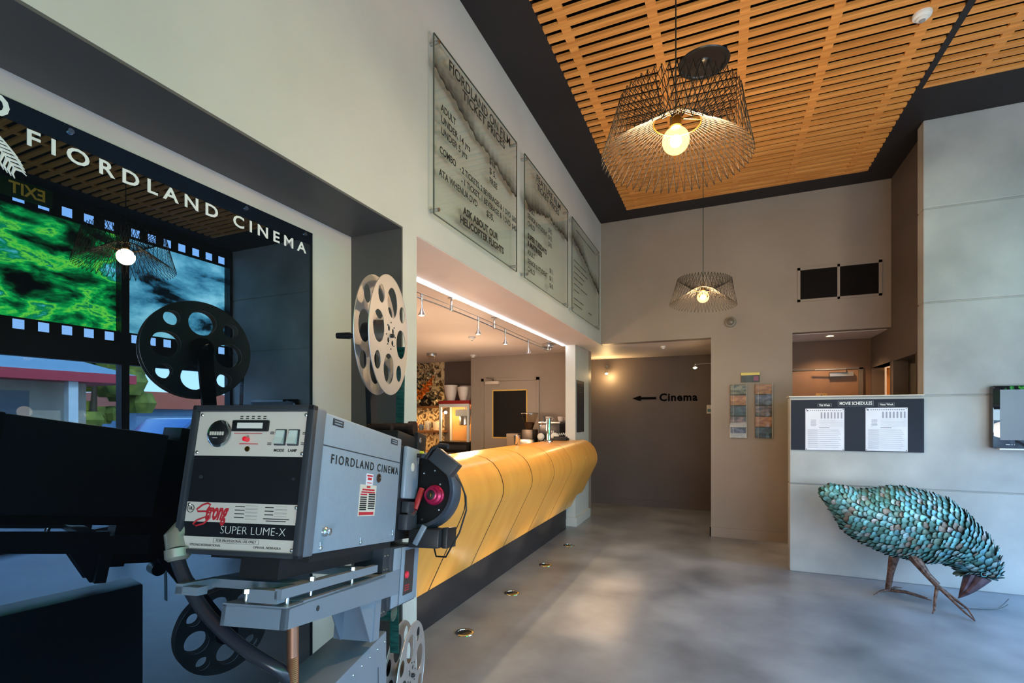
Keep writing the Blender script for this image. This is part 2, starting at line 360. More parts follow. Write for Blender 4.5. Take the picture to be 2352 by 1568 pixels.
# ---------------------------------------------------------------- street windows
M_pane = glassmat('street_glass', (0.82, 0.93, 1.0, 1))
M_frame = mat('window_frame_dark', S(38, 42, 48), 0.4, 0.3)
def film_mat(name, sky=False):
    m = bpy.data.materials.new(name); m.use_nodes = True; nt = m.node_tree; nt.nodes.clear(); N = nt.nodes; L = nt.links
    tc = N.new('ShaderNodeTexCoord'); mp = N.new('ShaderNodeMapping'); mp.inputs['Scale'].default_value = (1, 1.2, 2.6)
    mp.inputs['Rotation'].default_value = (0.25, 0, 0)
    nz = N.new('ShaderNodeTexNoise'); nz.inputs['Scale'].default_value = 1.5 if not sky else 1.1; nz.inputs['Detail'].default_value = 9; nz.inputs['Roughness'].default_value = 0.62; nz.inputs['Distortion'].default_value = 0.25
    rp = N.new('ShaderNodeValToRGB'); e = rp.color_ramp.elements
    if sky:
        e[0].position = 0.36; e[0].color = (0.03, 0.06, 0.07, 1); e[1].position = 0.44; e[1].color = (0.22, 0.42, 0.46, 1); k = e.new(0.55); k.color = (0.40, 0.62, 0.62, 1); k = e.new(0.68); k.color = (0.62, 0.78, 0.74, 1)
    else:
        e[0].position = 0.38; e[0].color = (0.0, 0.03, 0.02, 1); e[1].position = 0.46; e[1].color = (0.0, 0.30, 0.13, 1); k = e.new(0.52); k.color = (0.06, 0.6, 0.22, 1); k = e.new(0.56); k.color = (0.48, 0.80, 0.20, 1); k = e.new(0.60); k.color = (0.0, 0.42, 0.22, 1); k = e.new(0.68); k.color = (0.5, 0.8, 0.8, 1)
    t = N.new('ShaderNodeBsdfTransparent'); g = N.new('ShaderNodeBsdfGlossy'); g.inputs['Roughness'].default_value = 0.1
    mx = N.new('ShaderNodeMixShader'); mx.inputs[0].default_value = 0.04; o = N.new('ShaderNodeOutputMaterial')
    L.new(tc.outputs['Object'], mp.inputs[0]); L.new(mp.outputs[0], nz.inputs['Vector']); L.new(nz.outputs['Fac'], rp.inputs[0]); L.new(rp.outputs[0], t.inputs['Color'])
    L.new(t.outputs[0], mx.inputs[1]); L.new(g.outputs[0], mx.inputs[2]); L.new(mx.outputs[0], o.inputs[0])
    return m
M_film = film_mat('film_print_forest'); M_film2 = film_mat('film_print_clouds', True)
M_perf = glassmat('film_clear', (0.60, 0.70, 0.82, 1))
M_band = mat('film_band_black', S(10, 12, 16), 0.4)
def street_window(name, axis, pos, ys, label, printed=True):
    """glazed wall of tall frames; axis 0: plane x = pos running along y; axis 1: plane y = pos running along x"""
    def bxx(m, a0, a1, t0, t1, z0, z1):
        if axis == 0: m.box(pos + t0, pos + t1, a0, a1, z0, z1)
        else: m.box(a0, a1, pos - t1, pos - t0, z0, z1)
        return m
    m = MB()
    for y in ys: bxx(m, y - 0.045, y + 0.045, 0, 0.12, 0, 3.98)
    for z0, z1 in ((0, 0.09), (2.11, 2.38), (3.93, 4.0)): bxx(m, ys[0], ys[-1], 0.01, 0.11, z0, z1)
    fr = struct(m.build(name, M_frame, smooth=False), label)
    for i, (a, b_) in enumerate(zip(ys[:-1], ys[1:])):
        a += 0.045; b_ -= 0.045
        bxx(MB(), a, b_, 0.05, 0.058, 0.09, 2.11).build('window_pane', M_pane, fr, smooth=False)
        if printed:
            # film strip print: picture between two black bands with square perforations
            f = bxx(MB(), a, b_, 0.05, 0.054, 2.53, 3.74).build('film_picture', M_film if i != len(ys) - 2 else M_film2, fr, smooth=False)
            bm_ = MB(); n = int(round((b_ - a) / 0.205)); st = (b_ - a) / n; h = 0.052
            for zc, zl, zh in ((2.455, 2.38, 2.53), (3.83, 3.74, 3.93)):
                bxx(bm_, a, b_, 0.05, 0.054, zl, zc - h); bxx(bm_, a, b_, 0.05, 0.054, zc + h, zh)
                for k in range(n + 1):
                    p0 = a + (k - 0.5) * st + 0.05; p1 = a + (k + 0.5) * st - 0.05
                    bxx(bm_, max(a, p0), min(b_, p1), 0.05, 0.054, zc - h, zc + h)
            bm_.build('film_band', M_band, fr, smooth=False)
            for zc in (2.455, 3.83): bxx(MB(), a, b_, 0.056, 0.058, zc - h, zc + h).build('film_perforations', M_perf, fr, smooth=False)
        else:
            bxx(MB(), a, b_, 0.05, 0.058, 2.38, 3.93).build('window_pane', M_pane, fr, smooth=False)
    return fr
street_window('window_1', 0, 3.4, [-3.1, -1.72, -0.34, 1.04, 2.42, 3.80, 5.28], 'street windows with a film strip print on the upper panes')
street_window('window_2', 1, -3.0, [1.1, 2.25, 3.4], 'street windows behind the viewer', printed=False)
struct(MB().box(1.1, 3.4, -2.995, -2.97, 2.38, 4.0).build('wall_front_light_block', M_wall, smooth=False), 'unseen wall added over the rear windows to block high daylight')  # added wall blocks daylight from the upper rear panes
m = MB(); m.box(-1.95, 1.1, -3.15, -3.0, 0, 4.0); struct(m.build('wall_front', M_wall, smooth=False), 'unseen street wall, widened to hold back daylight')  # solid wall extended here to keep daylight off the back wall
# exit sign hanging in front of the street windows
t = thing('exit_sign', 'green and yellow exit sign mirrored at the top of the black glass panel', 'sign', (3.28, 2.78, 3.86))
MB().box(3.26, 3.30, 2.56, 3.0, 3.76, 3.95, bev=0.004).build('sign_box', mat('exit_green', S(18, 60, 34), 0.4, emit=S(12, 80, 40), estr=0.3), t)
MB().text('EXIT', 0.17, FNX(3.258, 2.94, 3.85), bold=0.004, width=0.30).build('lettering', emat('exit_letters', S(255, 205, 80), 0.9), t, smooth=False)
MB().cyl((3.28, 2.78, 3.95), (3.28, 2.78, 4.0), 0.012).build('hanger', M_blk, t)
# ---------------------------------------------------------------- glossy black cinema sign on the recess wall
def glossy(name, col, refl_ior, tint=(1, 1, 1, 1)):
    m = bpy.data.materials.new(name); m.use_nodes = True; nt = m.node_tree; nt.nodes.clear(); N = nt.nodes; L = nt.links
    d = N.new('ShaderNodeBsdfDiffuse'); d.inputs['Color'].default_value = col
    g = N.new('ShaderNodeBsdfGlossy'); g.inputs['Roughness'].default_value = 0.0; g.inputs['Color'].default_value = tint
    f = N.new('ShaderNodeFresnel'); f.inputs['IOR'].default_value = refl_ior
    mx = N.new('ShaderNodeMixShader'); o = N.new('ShaderNodeOutputMaterial')
    L.new(f.outputs[0], mx.inputs[0]); L.new(d.outputs[0], mx.inputs[1]); L.new(g.outputs[0], mx.inputs[2]); L.new(mx.outputs[0], o.inputs[0])
    return m
M_mirror = glossy('black_glass', (0.004, 0.005, 0.007, 1), PANEL_IOR, (0.60, 0.82, 1.0, 1))
M_let = mat('letter_white', S(226, 228, 228), 0.5, emit=S(220, 225, 225), estr=0.06)
XP = -1.785
t = thing('cinema_sign_panel', 'large glossy black glass panel lettered FIORDLAND CINEMA on the recess wall', 'sign', (XP, 0.5, 1.2))
MB().box(XN + 0.002, XP, -1.2, 1.767, 0.12, 2.318, bev=0.002).build('glass_panel', M_mirror, t, smooth=False)
m = MB(); m.text('FIORDLAND CINEMA', 0.064, FX(XP + 0.001, 0.722, 2.229), bold=0.0012, spacing=1.52, width=1.0)
m.build('lettering', M_let, t, smooth=False, label='white FIORDLAND CINEMA lettering')
m = MB()   # fern emblem and the round letter above it
m.text('O', 0.085, FX(XP + 0.001, 0.622, 2.283), bold=0.002)
for k in range(16):
    f = k / 15; bx_, bz = 0.585 + 0.115 * f, 2.25 - 0.12 * f ** 1.3
    for sgn in (-1, 1):
        Ln = 0.042 * math.sin(PI * (0.15 + 0.85 * (1 - f))) + 0.008
        a = math.atan2(-0.14, 0.10) + sgn * 0.9
        m.tube([(XP + 0.001, bx_, bz), (XP + 0.001, bx_ + Ln * 0.6 * math.cos(a), bz + Ln * 0.6 * math.sin(a)), (XP + 0.001, bx_ + Ln * math.cos(a - sgn * 0.3), bz + Ln * math.sin(a - sgn * 0.3))], [0.004, 0.003, 0.001], 5)
m.tube([(XP + 0.001, 0.585 + 0.115 * f / 10, 2.25 - 0.12 * (f / 10) ** 1.3) for f in range(11)], 0.002, 5)
m.build('fern_emblem', M_let, t)
for y in (0.16, 0.826, 1.412, 1.72):
    for z in (2.299,):
        MB().cyl((XP - 0.001, y, z), (XP + 0.006, y, z), 0.008, n=16).build('standoff_cap', M_chrome, t)
# ---------------------------------------------------------------- glass menu boards on the upper wall
def alpha_mat(name, col):
    m = bpy.data.materials.new(name); m.use_nodes = True; nt = m.node_tree; nt.nodes.clear(); N = nt.nodes; L = nt.links
    at = N.new('ShaderNodeAttribute'); at.attribute_name = 'fade'; nz = N.new('ShaderNodeTexNoise'); nz.inputs['Scale'].default_value = 14
    mu = N.new('ShaderNodeMath'); mu.operation = 'MULTIPLY'; ad = N.new('ShaderNodeMath'); ad.operation = 'ADD'; ad.inputs[1].default_value = 0.5
    d = N.new('ShaderNodeBsdfDiffuse'); d.inputs['Color'].default_value = col; t = N.new('ShaderNodeBsdfTransparent'); mx = N.new('ShaderNodeMixShader'); o = N.new('ShaderNodeOutputMaterial')
    L.new(nz.outputs['Fac'], ad.inputs[0]); L.new(ad.outputs[0], mu.inputs[0]); L.new(at.outputs['Fac'], mu.inputs[1]); L.new(mu.outputs[0], mx.inputs[0])
    L.new(t.outputs[0], mx.inputs[1]); L.new(d.outputs[0], mx.inputs[2]); L.new(mx.outputs[0], o.inputs[0]); return m
M_board = glassmat('board_glass', (0.93, 0.95, 0.93, 1), ior=1.45)
M_ridge = alpha_mat('mountain_wash', S(62, 52, 46))
M_ink = mat('ink_black', S(24, 24, 24), 0.6)
M_edge = mat('glass_edge', S(70, 80, 74), 0.3)
XBD = -1.435
def menu_board(y0, y1, label, lines, ridge, up=0.22):
    z0, z1 = 2.552, 3.528
    t = thing('menu_board', label, 'menu board', (XBD, (y0 + y1) / 2, z0), 'glass ticket price boards')
    MB().box(XBD - 0.006, XBD, y0, y1, z0, z1).build('glass_panel', M_board, t, smooth=False)
    m = MB(); e = 0.0035
    m.box(XBD - 0.007, XBD + 0.0005, y0 - e, y0, z0, z1); m.box(XBD - 0.007, XBD + 0.0005, y1, y1 + e, z0, z1); m.box(XBD - 0.007, XBD + 0.0005, y0, y1, z0 - e, z0); m.box(XBD - 0.007, XBD + 0.0005, y0, y1, z1, z1 + e)
    m.build('glass_edge', M_edge, t, smooth=False)
    # washed mountain ridge: dark at its lower edge, fading upwards
    me = bpy.data.meshes.new('ridge'); vs = []; al = []; fs = []; rows = 6; cols = 60
    for i in range(cols + 1):
        y = y0 + (y1 - y0) * i / cols
        zl = ridge[-1][1]
        for (ya, za), (yb, zb) in zip(ridge[:-1], ridge[1:]):
            if ya <= y <= yb: zl = za + (zb - za) * (y - ya) / (yb - ya); break
        zl += 0.008 * math.sin(i * 1.7) + 0.006 * math.sin(i * 0.63 + 1)
        for j in range(rows + 1):
            g = j / rows; z = min(zl + up * (0.75 + 0.3 * math.sin(i * 0.13)) * g ** 1.2, z1 - 0.004)
            vs.append((XBD + 0.0012, y, z)); al.append(0.0 if j == rows else 0.95 * (1 - g) ** 1.5)
    for i in range(cols):
        for j in range(rows):
            a = i * (rows + 1) + j; fs.append((a, a + rows + 1, a + rows + 2, a + 1))
    me.from_pydata(vs, [], fs); at = me.attributes.new('fade', 'FLOAT', 'POINT')
    for k, v_ in enumerate(al): at.data[k].value = v_
    me.materials.append(M_ridge); o = bpy.data.objects.new('mountain_print', me); COL.objects.link(o); adopt(o, t)
    m = MB()
    for (tx, y, z, sz, bold, wd) in lines: m.text(tx, sz, FX(XBD + 0.002, y, z), bold=bold + 0.0005, width=wd, ext=0.0003)
    m.build('lettering', M_ink, t, smooth=False)
    for y in (y0 + 0.03, y1 - 0.03):
        for z in (z0 + 0.03, z1 - 0.03):
            m = MB(); m.cyl((X0, y, z), (XBD + 0.012, y, z), 0.011, n=14); m.build('standoff', M_steel, t)
B = 0.0011
menu_board(2.28, 3.443, 'nearest glass menu board, asking about helicopter flights', [
    ('FIORDLAND ON FILM', 2.43, 3.455, 0.088, 0.0004, 0.87), ('TICKET PRICES', 2.59, 3.385, 0.08, 0.0004, 0.62),
    ('ADULT', 2.345, 3.165, 0.056, 0.0004, 0.165), ('UNDER 14 yrs', 2.345, 3.10, 0.056, 0.0004, 0.34), ('UNDER 5 yrs', 2.345, 3.035, 0.056, 0.0004, 0.30),
    ('$10.', 2.96, 3.165, 0.056, 0.0004, 0.10), ('$ 5.', 2.96, 3.10, 0.056, 0.0004, 0.10), ('FREE', 2.96, 3.035, 0.056, 0.0004, 0.12),
    ('COMBO', 2.33, 2.925, 0.056, 0.0004, 0.18), ('- 2 TICKETS, 2 BEVERAGES & 1 DVD  $65.', 2.555, 2.925, 0.052, 0.0004, 0.875),
    ('- 1 TICKET, 1 BEVERAGE & 1 DVD  $45.', 2.575, 2.862, 0.052, 0.0004, 0.855), ('ATA WHENUA DVD', 2.325, 2.797, 0.056, 0.0004, 0.46), ('$35.', 2.915, 2.795, 0.056, 0.0004, 0.11),
    ('ASK ABOUT OUR', 2.60, 2.69, 0.062, B * 1.7, 0.50), ('HELICOPTER FLIGHTS', 2.56, 2.625, 0.062, B * 1.7, 0.63)],
    [(2.28, 3.34), (2.55, 3.275), (2.80, 3.20), (2.95, 3.20), (3.10, 3.17), (3.25, 3.13), (3.45, 3.105)], 0.20)
menu_board(3.605, 4.785, 'middle glass menu board, listing super Tuesdays and matinees', [
    ('FEATURE FILM', 3.86, 3.455, 0.08, 0.0004, 0.66), ('TICKET PRICES', 3.88, 3.385, 0.075, 0.0004, 0.60),
    ('ADULT', 3.66, 3.125, 0.056, 0.0004, 0.165), ('SENIOR & STUDENT', 3.66, 3.062, 0.056, 0.0004, 0.48), ('CHILD', 3.66, 3.0, 0.056, 0.0004, 0.16),
    ('$15.', 4.17, 3.125, 0.056, 0.0004, 0.10), ('$12.', 4.17, 3.062, 0.056, 0.0004, 0.10), ('$10.', 4.17, 3.0, 0.056, 0.0004, 0.10),
    ('SUPER TUESDAYS', 3.66, 2.90, 0.058, B * 1.7, 0.46), ('& MATINEES', 3.66, 2.84, 0.058, B * 1.7, 0.34), ('ADULT', 3.66, 2.77, 0.056, 0.0004, 0.165),
    ('SENIOR & STUDENT', 3.66, 2.70, 0.056, 0.0004, 0.48), ('CHILD', 3.66, 2.635, 0.056, 0.0004, 0.16), ('$11.', 4.20, 2.77, 0.056, 0.0004, 0.1), ('$11.', 4.20, 2.70, 0.056, 0.0004, 0.1), ('$ 8.', 4.20, 2.635, 0.056, 0.0004, 0.1)],
    [(3.60, 3.16), (3.72, 3.13), (4.05, 3.20), (4.20, 3.24), (4.40, 3.22), (4.60, 3.23), (4.79, 3.21)], 0.20)
menu_board(4.94, 6.15, 'farthest glass menu board, next to the back wall corner', [
    ('~~~~~~ ~~~~~', 5.08, 3.44, 0.08, 0.0004, 0.80)] + [('~~~~ ~~~~~', 5.0, 3.10 - 0.062 * k, 0.06, 0.0006, wd) for k, wd in enumerate((0.50, 0.56, 0.42, 0.34, 0.54, 0.2))] + [
    ('~~~~ ~~~~', 5.0, 2.70, 0.06, B, 0.38), ('~~~~~~~', 5.0, 2.64, 0.06, B, 0.32), ('~~~', 5.60, 2.66, 0.06, B, 0.16)],
    [(4.94, 3.30), (5.15, 3.27), (5.45, 3.20), (5.75, 3.10), (6.16, 2.98)], 0.22)
# ---------------------------------------------------------------- curved plywood counter
M_ply = mat('counter_plywood', S(246, 178, 84), 0.32, col2=S(230, 156, 68), scale=2.4, stretch=(1.5, 4, 0.8), detail=7, contrast=(0.25, 0.75), spec=0.5, coat=0.15)
M_kick = mat('kick_plate', S(66, 62, 64), 0.42, 0.35, col2=S(48, 45, 47), scale=3, detail=7, contrast=(0.3, 0.7))
M_joint = mat('joint_black', S(26, 18, 12), 0.6)
ctrl = [(-1.838, 0.268), (-1.575, 0.80), (-1.5605, 0.838), (-1.5535, 0.88), (-1.557, 0.93), (-1.572, 0.985), (-1.60, 1.04), (-1.645, 1.09), (-1.70, 1.123), (-1.77, 1.142), (-1.86, 1.148), (-2.03, 1.148)]
def cprof(off=0.0): 
    P = [(x, z) for x, z in ctrl]
    return P
t = thing('bar_counter', 'long golden plywood counter with a rounded front and black kick plate', 'counter', (-1.85, 4.3, 0))
ys = [2.18] + [2.845 + 0.6175 * k for k in range(6)] + [6.56]
ys = [2.18, 2.845, 3.461, 4.087, 4.704, 5.322, 5.94, 6.56]
for a, b_ in zip(ys[:-1], ys[1:]):
    m = MB(); pr = cprof()
    if a > 5.9:   # last panel is cut around the pillar
        pr = pr
    A = [(x, z) for x, z in pr]; inner = [(x - 0.02, z - 0.005) if z < 1.0 else (x - 0.004, z - 0.022) for x, z in A]
    if a < 5.9: m.prism(A + inner[::-1], 1, a + 0.009, b_ - 0.009)
    else:
        m.prism(A + inner[::-1], 1, a + 0.007, 6.268)
        A2 = [(-1.762, 0.422)] + [q for q in A[1:] if q[0] > -1.76] + [(-1.762, 1.140)]
        m.prism(A2, 1, 6.268, b_)
    m.build('plywood_panel', M_ply, t, angle=25)
m = MB(); Q = [(x - 0.0025, z - 0.0015) for x, z in ctrl]; m.prism(Q + [(-2.03, 0.1), (-1.90, 0.1), (-1.90, 0.24)], 1, 2.182, 6.25); m.build('carcass', M_joint, t)
m = MB(); m.box(-1.95, -1.858, 2.18, 6.10, 0, 0.272); m.build('kick_plate', M_kick, t, smooth=False)
# ---------------------------------------------------------------- floor uplights
def uplight(y):
    t = thing('floor_uplight', '', 'floor light', (-1.592, y, 0), 'round floor lights along the counter')
    c = (-1.592, y, 0)
    MB().lathe((c[0], c[1], 0.0), (0, 0, 1), [(0.064, 0.0), (0.062, 0.004), (0.052, 0.007), (0.045, 0.006), (0.043, 0.002), (0.043, 0.0)], 32, cap=False).build('rim', M_chrome, t)
    MB().lathe((c[0], c[1], 0.0005), (0, 0, 1), [(0.0435, 0.0), (0.043, 0.002), (0.02, 0.004)], 28).build('lens', mat('lens_dark', S(50, 50, 52), 0.1), t)
    light('uplight_light', 'SPOT', (-1.60, y, 0.02), UP_W, (1.0, 0.88, 0.72), 0.03, (PI, 0.0, 0.0), spot_size=math.radians(120), spot_blend=0.8).rotation_euler = V((-0.30, 0, 1)).to_track_quat('-Z', 'Y').to_euler()
    return t
for y, lb in ((2.905, 'nearest round floor light by the kick plate'), (3.71, 'second round floor light from the projector'), (4.544, 'third round floor light from the projector'), (5.344, 'farthest round floor light, near the pillar')):
    uplight(y)['label'] = lb
# ---------------------------------------------------------------- pendants
M_wire = mat('wire_black', S(26, 22, 20), 0.6, 0.0, spec=0.15)
M_brass = mat('socket_brass', S(120, 88, 40), 0.3, 0.9)
M_bulb = emat('bulb_glow', (1.0, 0.60, 0.22, 1), BULB_STR)
M_globe = bpy.data.materials.new('bulb_glass'); M_globe.use_nodes = True; nt = M_globe.node_tree; nt.nodes.clear()
_t = nt.nodes.new('ShaderNodeBsdfTransparent'); _e = nt.nodes.new('ShaderNodeEmission'); _e.inputs['Color'].default_value = (1.0, 0.52, 0.16, 1); _e.inputs['Strength'].default_value = 1.5
_w = nt.nodes.new('ShaderNodeLayerWeight'); _w.inputs['Blend'].default_value = 0.35; _a = nt.nodes.new('ShaderNodeAddShader'); _o = nt.nodes.new('ShaderNodeOutputMaterial')
nt.links.new(_t.outputs[0], _a.inputs[0]); nt.links.new(_e.outputs[0], _a.inputs[1]); nt.links.new(_a.outputs[0], _o.inputs[0])
t = thing('pendant_lamp', 'large wire cage pendant lamp hanging nearest, below the round ceiling speaker', 'pendant lamp', (-0.155, 1.863, 2.448), 'wire cage pendant lamps')
C0 = V((-0.155, 1.863, 2.448)); RT = Matrix.Rotation(math.radians(4), 3, V((-0.394, 0.919, 0)))
def wp_(r, a, z): return C0 + RT @ V((r * math.cos(a), r * math.sin(a), z))
m = MB(); NW = 54
for k in range(NW):
    a = 2 * PI * k / NW
    for sg in (-1, 1):
        m.tube([wp_(0.083, a - sg * 0.30, 0.062), wp_(0.262, a, -0.073), wp_(0.210, a + sg * 0.24, 0.142), wp_(0.083, a + sg * 0.5, 0.062)], 0.0015, 4)
m.build('wire_cage', M_wire, t, smooth=False)
m = MB(); m.tube([wp_(0.083, 2 * PI * i / 40, 0.062) for i in range(40)], 0.003, 6, closed=True); m.build('inner_ring', M_brass, t)
m = MB()
for a in (0, 2 * PI / 3, 4 * PI / 3): m.tube([wp_(0.083, a, 0.062), wp_(0.022, a, 0.075)], 0.002, 5)
m.lathe(C0 + V((0, 0, 0.045)), (0, 0, 1), [(0.018, 0), (0.021, 0.004), (0.021, 0.04), (0.016, 0.055), (0.006, 0.062), (0.004, 0.075)], 20); so = m.build('socket', M_brass, t)
MB().tube([C0 + V((0, 0, 0.11)), C0 + V((0, 0, 0.8)), (C0.x, C0.y, 4.01)], 0.0028, 6).build('cord', M_blk, t)
gl = MB(); gl.sphere(C0 + V((0, 0, -0.002)), 0.0475, 24); g = gl.build('bulb', M_globe, t)
m = MB()
m.sphere(C0 + V((0, 0, -0.004)), 0.021, 14)
m.build('filament', M_bulb, g)
p2 = dup(t, (0.008, 2.467, -0.012), 'smaller looking far wire cage pendant lamp in front of the back wall')
for ch in p2.children:   # the far lamp hangs on a longer visible cord
    pass
for n, (x, y, z) in enumerate(((-0.155, 1.863, 2.444), (-0.147, 4.33, 2.432))): light('pendant_light', 'POINT', (x, y, z), PEND_W, WARM, 0.048)
# ---------------------------------------------------------------- ceiling speaker, detectors
t = thing('ceiling_speaker', 'round black speaker set into the timber slats', 'speaker', (-0.126, 3.80, 4.0))
MB().lathe((-0.126, 3.80, 4.0), (0, 0, -1), [(0.175, -0.03), (0.178, 0.0), (0.172, 0.008), (0.150, 0.008), (0.142, 0.0), (0.138, -0.02)], 40, cap=False).build('rim', M_blk, t)
MB().lathe((-0.126, 3.80, 4.0), (0, 0, -1), [(0.143, 0.001), (0.12, 0.0015), (0.06, 0.004), (0.055, 0.012), (0.03, 0.02), (0.0, 0.022)], 40, cap=False).build('cone', mat('speaker_cone', S(38, 30, 28), 0.25), t)
MB().box(-0.27, 0.02, 3.66, 3.94, 4.045, 4.06).build('back_plate', M_void, t)
def detector(c, r, label, ax=(0, 0, -1), cat='smoke detector', name='smoke_detector'):
    t = thing(name, label, cat, c)
    MB().lathe(c, ax, [(r, 0.0), (r, 0.012), (r * 0.93, 0.02), (r * 0.62, 0.026), (r * 0.6, 0.036), (r * 0.3, 0.042)], 28).build('housing', M_plast, t)
    MB().lathe(V(c) + V(ax) * 0.040, ax, [(r * 0.34, 0.0), (r * 0.3, 0.008), (r * 0.1, 0.011)], 18).build('sensor_eye', mat('sensor_grey', S(150, 150, 150), 0.3), t)
    return t
detector((1.162, 3.883, 4.0), 0.052, 'white smoke detector on the slatted ceiling at the top right')
detector((-0.743, 6.95, 2.41), 0.035, 'small white detector on the passage ceiling')
detector((-3.55, 6.75, 2.404), 0.045, 'white detector at the bar ceiling corner, above the kitchen door')
detector((-2.75, 5.2, 2.404), 0.045, 'white detector on the bar ceiling below the track')
# ---------------------------------------------------------------- LED line, track lights, ceiling domes in the bar
M_led = emat('led_white', (0.86, 0.92, 1.0, 1), LED_STR)
t = thing('ceiling_strip_light', 'glowing white light line along the bar ceiling edge', 'strip light', (-1.935, 4.25, 2.40))
MB().box(-1.953, -1.9305, 2.18, 6.295, 2.392, 2.404).build('diffuser', M_led, t, smooth=False)
MB().box(-1.96, -1.953, 2.18, 6.295, 2.388, 2.404).build('channel', M_whitem, t, smooth=False)
XR = -2.035
t = thing('track_light', 'silver cable track with four hanging spotlights under the bar ceiling', 'track light', (XR, 4.5, 2.32))
m = MB(); m.tube([(XR + 0.03 * math.sin(k * 0.52), 2.5 + k * 0.35, 2.31) for k in range(11)], 0.006, 8); rail = m.build('rail', M_steel, t)
MB().tube([(XR + 0.02 + 0.03 * math.sin(k * 0.52), 2.5 + k * 0.35, 2.335) for k in range(11)], 0.003, 6).build('cable', M_steel, t)
M_spot = emat('spot_bulb', (1.0, 0.68, 0.32, 1), 40)
def rx(y): return XR + 0.03 * math.sin((y - 2.5) / 0.35 * 0.52)
for y in (3.44, 4.28, 5.98): MB().lathe((rx(y), y, 2.404), (0, 0, -1), [(0.03, 0), (0.03, 0.006), (0.008, 0.008), (0.008, 0.06), (0.013, 0.062), (0.013, 0.105), (0.006, 0.11)], 14).build('ceiling_mount', M_steel, t)
for y, on in ((3.03, 1), (3.92, 1), (4.57, 1), (5.28, 0)):
    x = rx(y)
    m = MB(); m.cyl((x, y, 2.345), (x, y, 2.30), 0.011, n=12); m.tube([(x, y, 2.31), (x - 0.002, y + 0.004, 2.27), (x + 0.004, y, 2.235)], 0.006, 8)
    m.lathe((x, y, 2.24), (0, 0, -1), [(0.010, 0), (0.014, 0.02), (0.026, 0.045), (0.028, 0.055)], 18, cap=False); lp_ = m.build('spot_head', M_steel, t)
    MB().lathe((x, y, 2.20), (0, 0, -1), [(0.016, 0), (0.020, 0.008), (0.012, 0.014)], 16).build('bulb', M_spot if on else M_chrome, lp_)
    if on: light('track_spot_light', 'SPOT', (x, y, 2.18), TRACK_W, (1.0, 0.68, 0.34), 0.02, (0, 0.12, 0), spot_size=math.radians(110), spot_blend=0.6)
def dome(c, label):
    t = thing('ceiling_transformer', label, 'light fitting', c)
    MB().lathe(c, (0, 0, -1), [(0.075, 0.0), (0.078, 0.01), (0.074, 0.03), (0.074, 0.045), (0.05, 0.058)], 28).build('dome_body', M_steel, t)
    m = MB(); m.tube([(c[0] - 0.05, c[1], c[2] - 0.05), (c[0] - 0.045, c[1], c[2] - 0.085), (c[0], c[1], c[2] - 0.105), (c[0] + 0.045, c[1], c[2] - 0.085), (c[0] + 0.05, c[1], c[2] - 0.05)], 0.005, 8); m.build('wire_loop', M_steel, t)
dome((-2.11, 6.1, 2.404), 'silver ceiling dome at the far end of the track light')
dome((-4.03, 6.33, 2.404), 'silver ceiling dome above the flowers at the back of the bar')
# ---------------------------------------------------------------- back wall: vents, camera dome, brochures, arrow sign, spotlights
YW = 6.434
t = thing('vent_grille', 'pair of dark ventilation grilles high on the back wall', 'vent', (1.18, YW, 2.95))
m = MB()
for a, b_ in ((0.785, 0.813), (1.170, 1.194), (1.548, 1.578)): m.box(a, b_, YW - 0.012, YW, 2.755, 3.14)
m.box(0.785, 1.578, YW - 0.012, YW, 2.755, 2.78); m.box(0.785, 1.578, YW - 0.012, YW, 3.112, 3.14); m.build('frame', M_taupe, t, smooth=False)
for a, b_ in ((0.813, 1.170), (1.194, 1.548)):
    m = MB(); m.box(a, b_, YW - 0.003, YW - 0.0005, 2.78, 3.112)
    for k in range(16): m.box(a, b_, YW - 0.010, YW - 0.005, 2.785 + k * 0.0205, 2.797 + k * 0.0205)
    m.build('louvre_panel', mat('louvre_dark', S(26, 22, 22), 0.8, spec=0.1), t, smooth=False)
t = thing('mounted_camera', 'round grey security camera on the back wall under the far pendant', 'camera', (0.087, YW, 2.578))
MB().lathe((0.087, YW, 2.578), (0, -1, 0), [(0.062, 0), (0.062, 0.03), (0.054, 0.045), (0.046, 0.05)], 28).build('housing', mat('camera_grey', S(150, 142, 132), 0.4), t)
MB().lathe((0.087, YW - 0.048, 2.578), (0, -1, 0), [(0.044, 0), (0.040, 0.018), (0.025, 0.03), (0.005, 0.035)], 24).build('lens_dome', mat('lens_smoke', S(120, 108, 98), 0.12), t)
# brochure racks, each with five pockets, and the brochures standing in them
M_acr = glassmat('acrylic', (0.95, 0.95, 0.93, 1), ior=1.2)
def dk(c, k=0.62): return (c[0] * k, c[1] * k, c[2] * k, 1)
def bro_mat(n, a, b_, sc=18):
    a, b_ = dk(a), dk(b_)
    return mat(n, a, 0.35, col2=b_, scale=sc, stretch=(1, 1, 1.6), contrast=(0.42, 0.58), detail=3)
BM = {'forest': bro_mat('brochure_green', S(60, 78, 76), S(150, 150, 130)), 'orange': bro_mat('brochure_orange', S(206, 140, 70), S(160, 96, 44)), 'navy': bro_mat('brochure_navy', S(24, 34, 64), S(50, 90, 92)), 'lake': bro_mat('brochure_blue', S(110, 120, 146), S(58, 66, 96)), 'dark': bro_mat('brochure_dark', S(52, 50, 56), S(150, 120, 120))}
NM = {'forest': 'grey-green cover', 'orange': 'orange cover', 'navy': 'navy cover', 'lake': 'blue lake cover', 'dark': 'dark cover'}
PL = ['top', 'second', 'third', 'fourth', 'bottom']
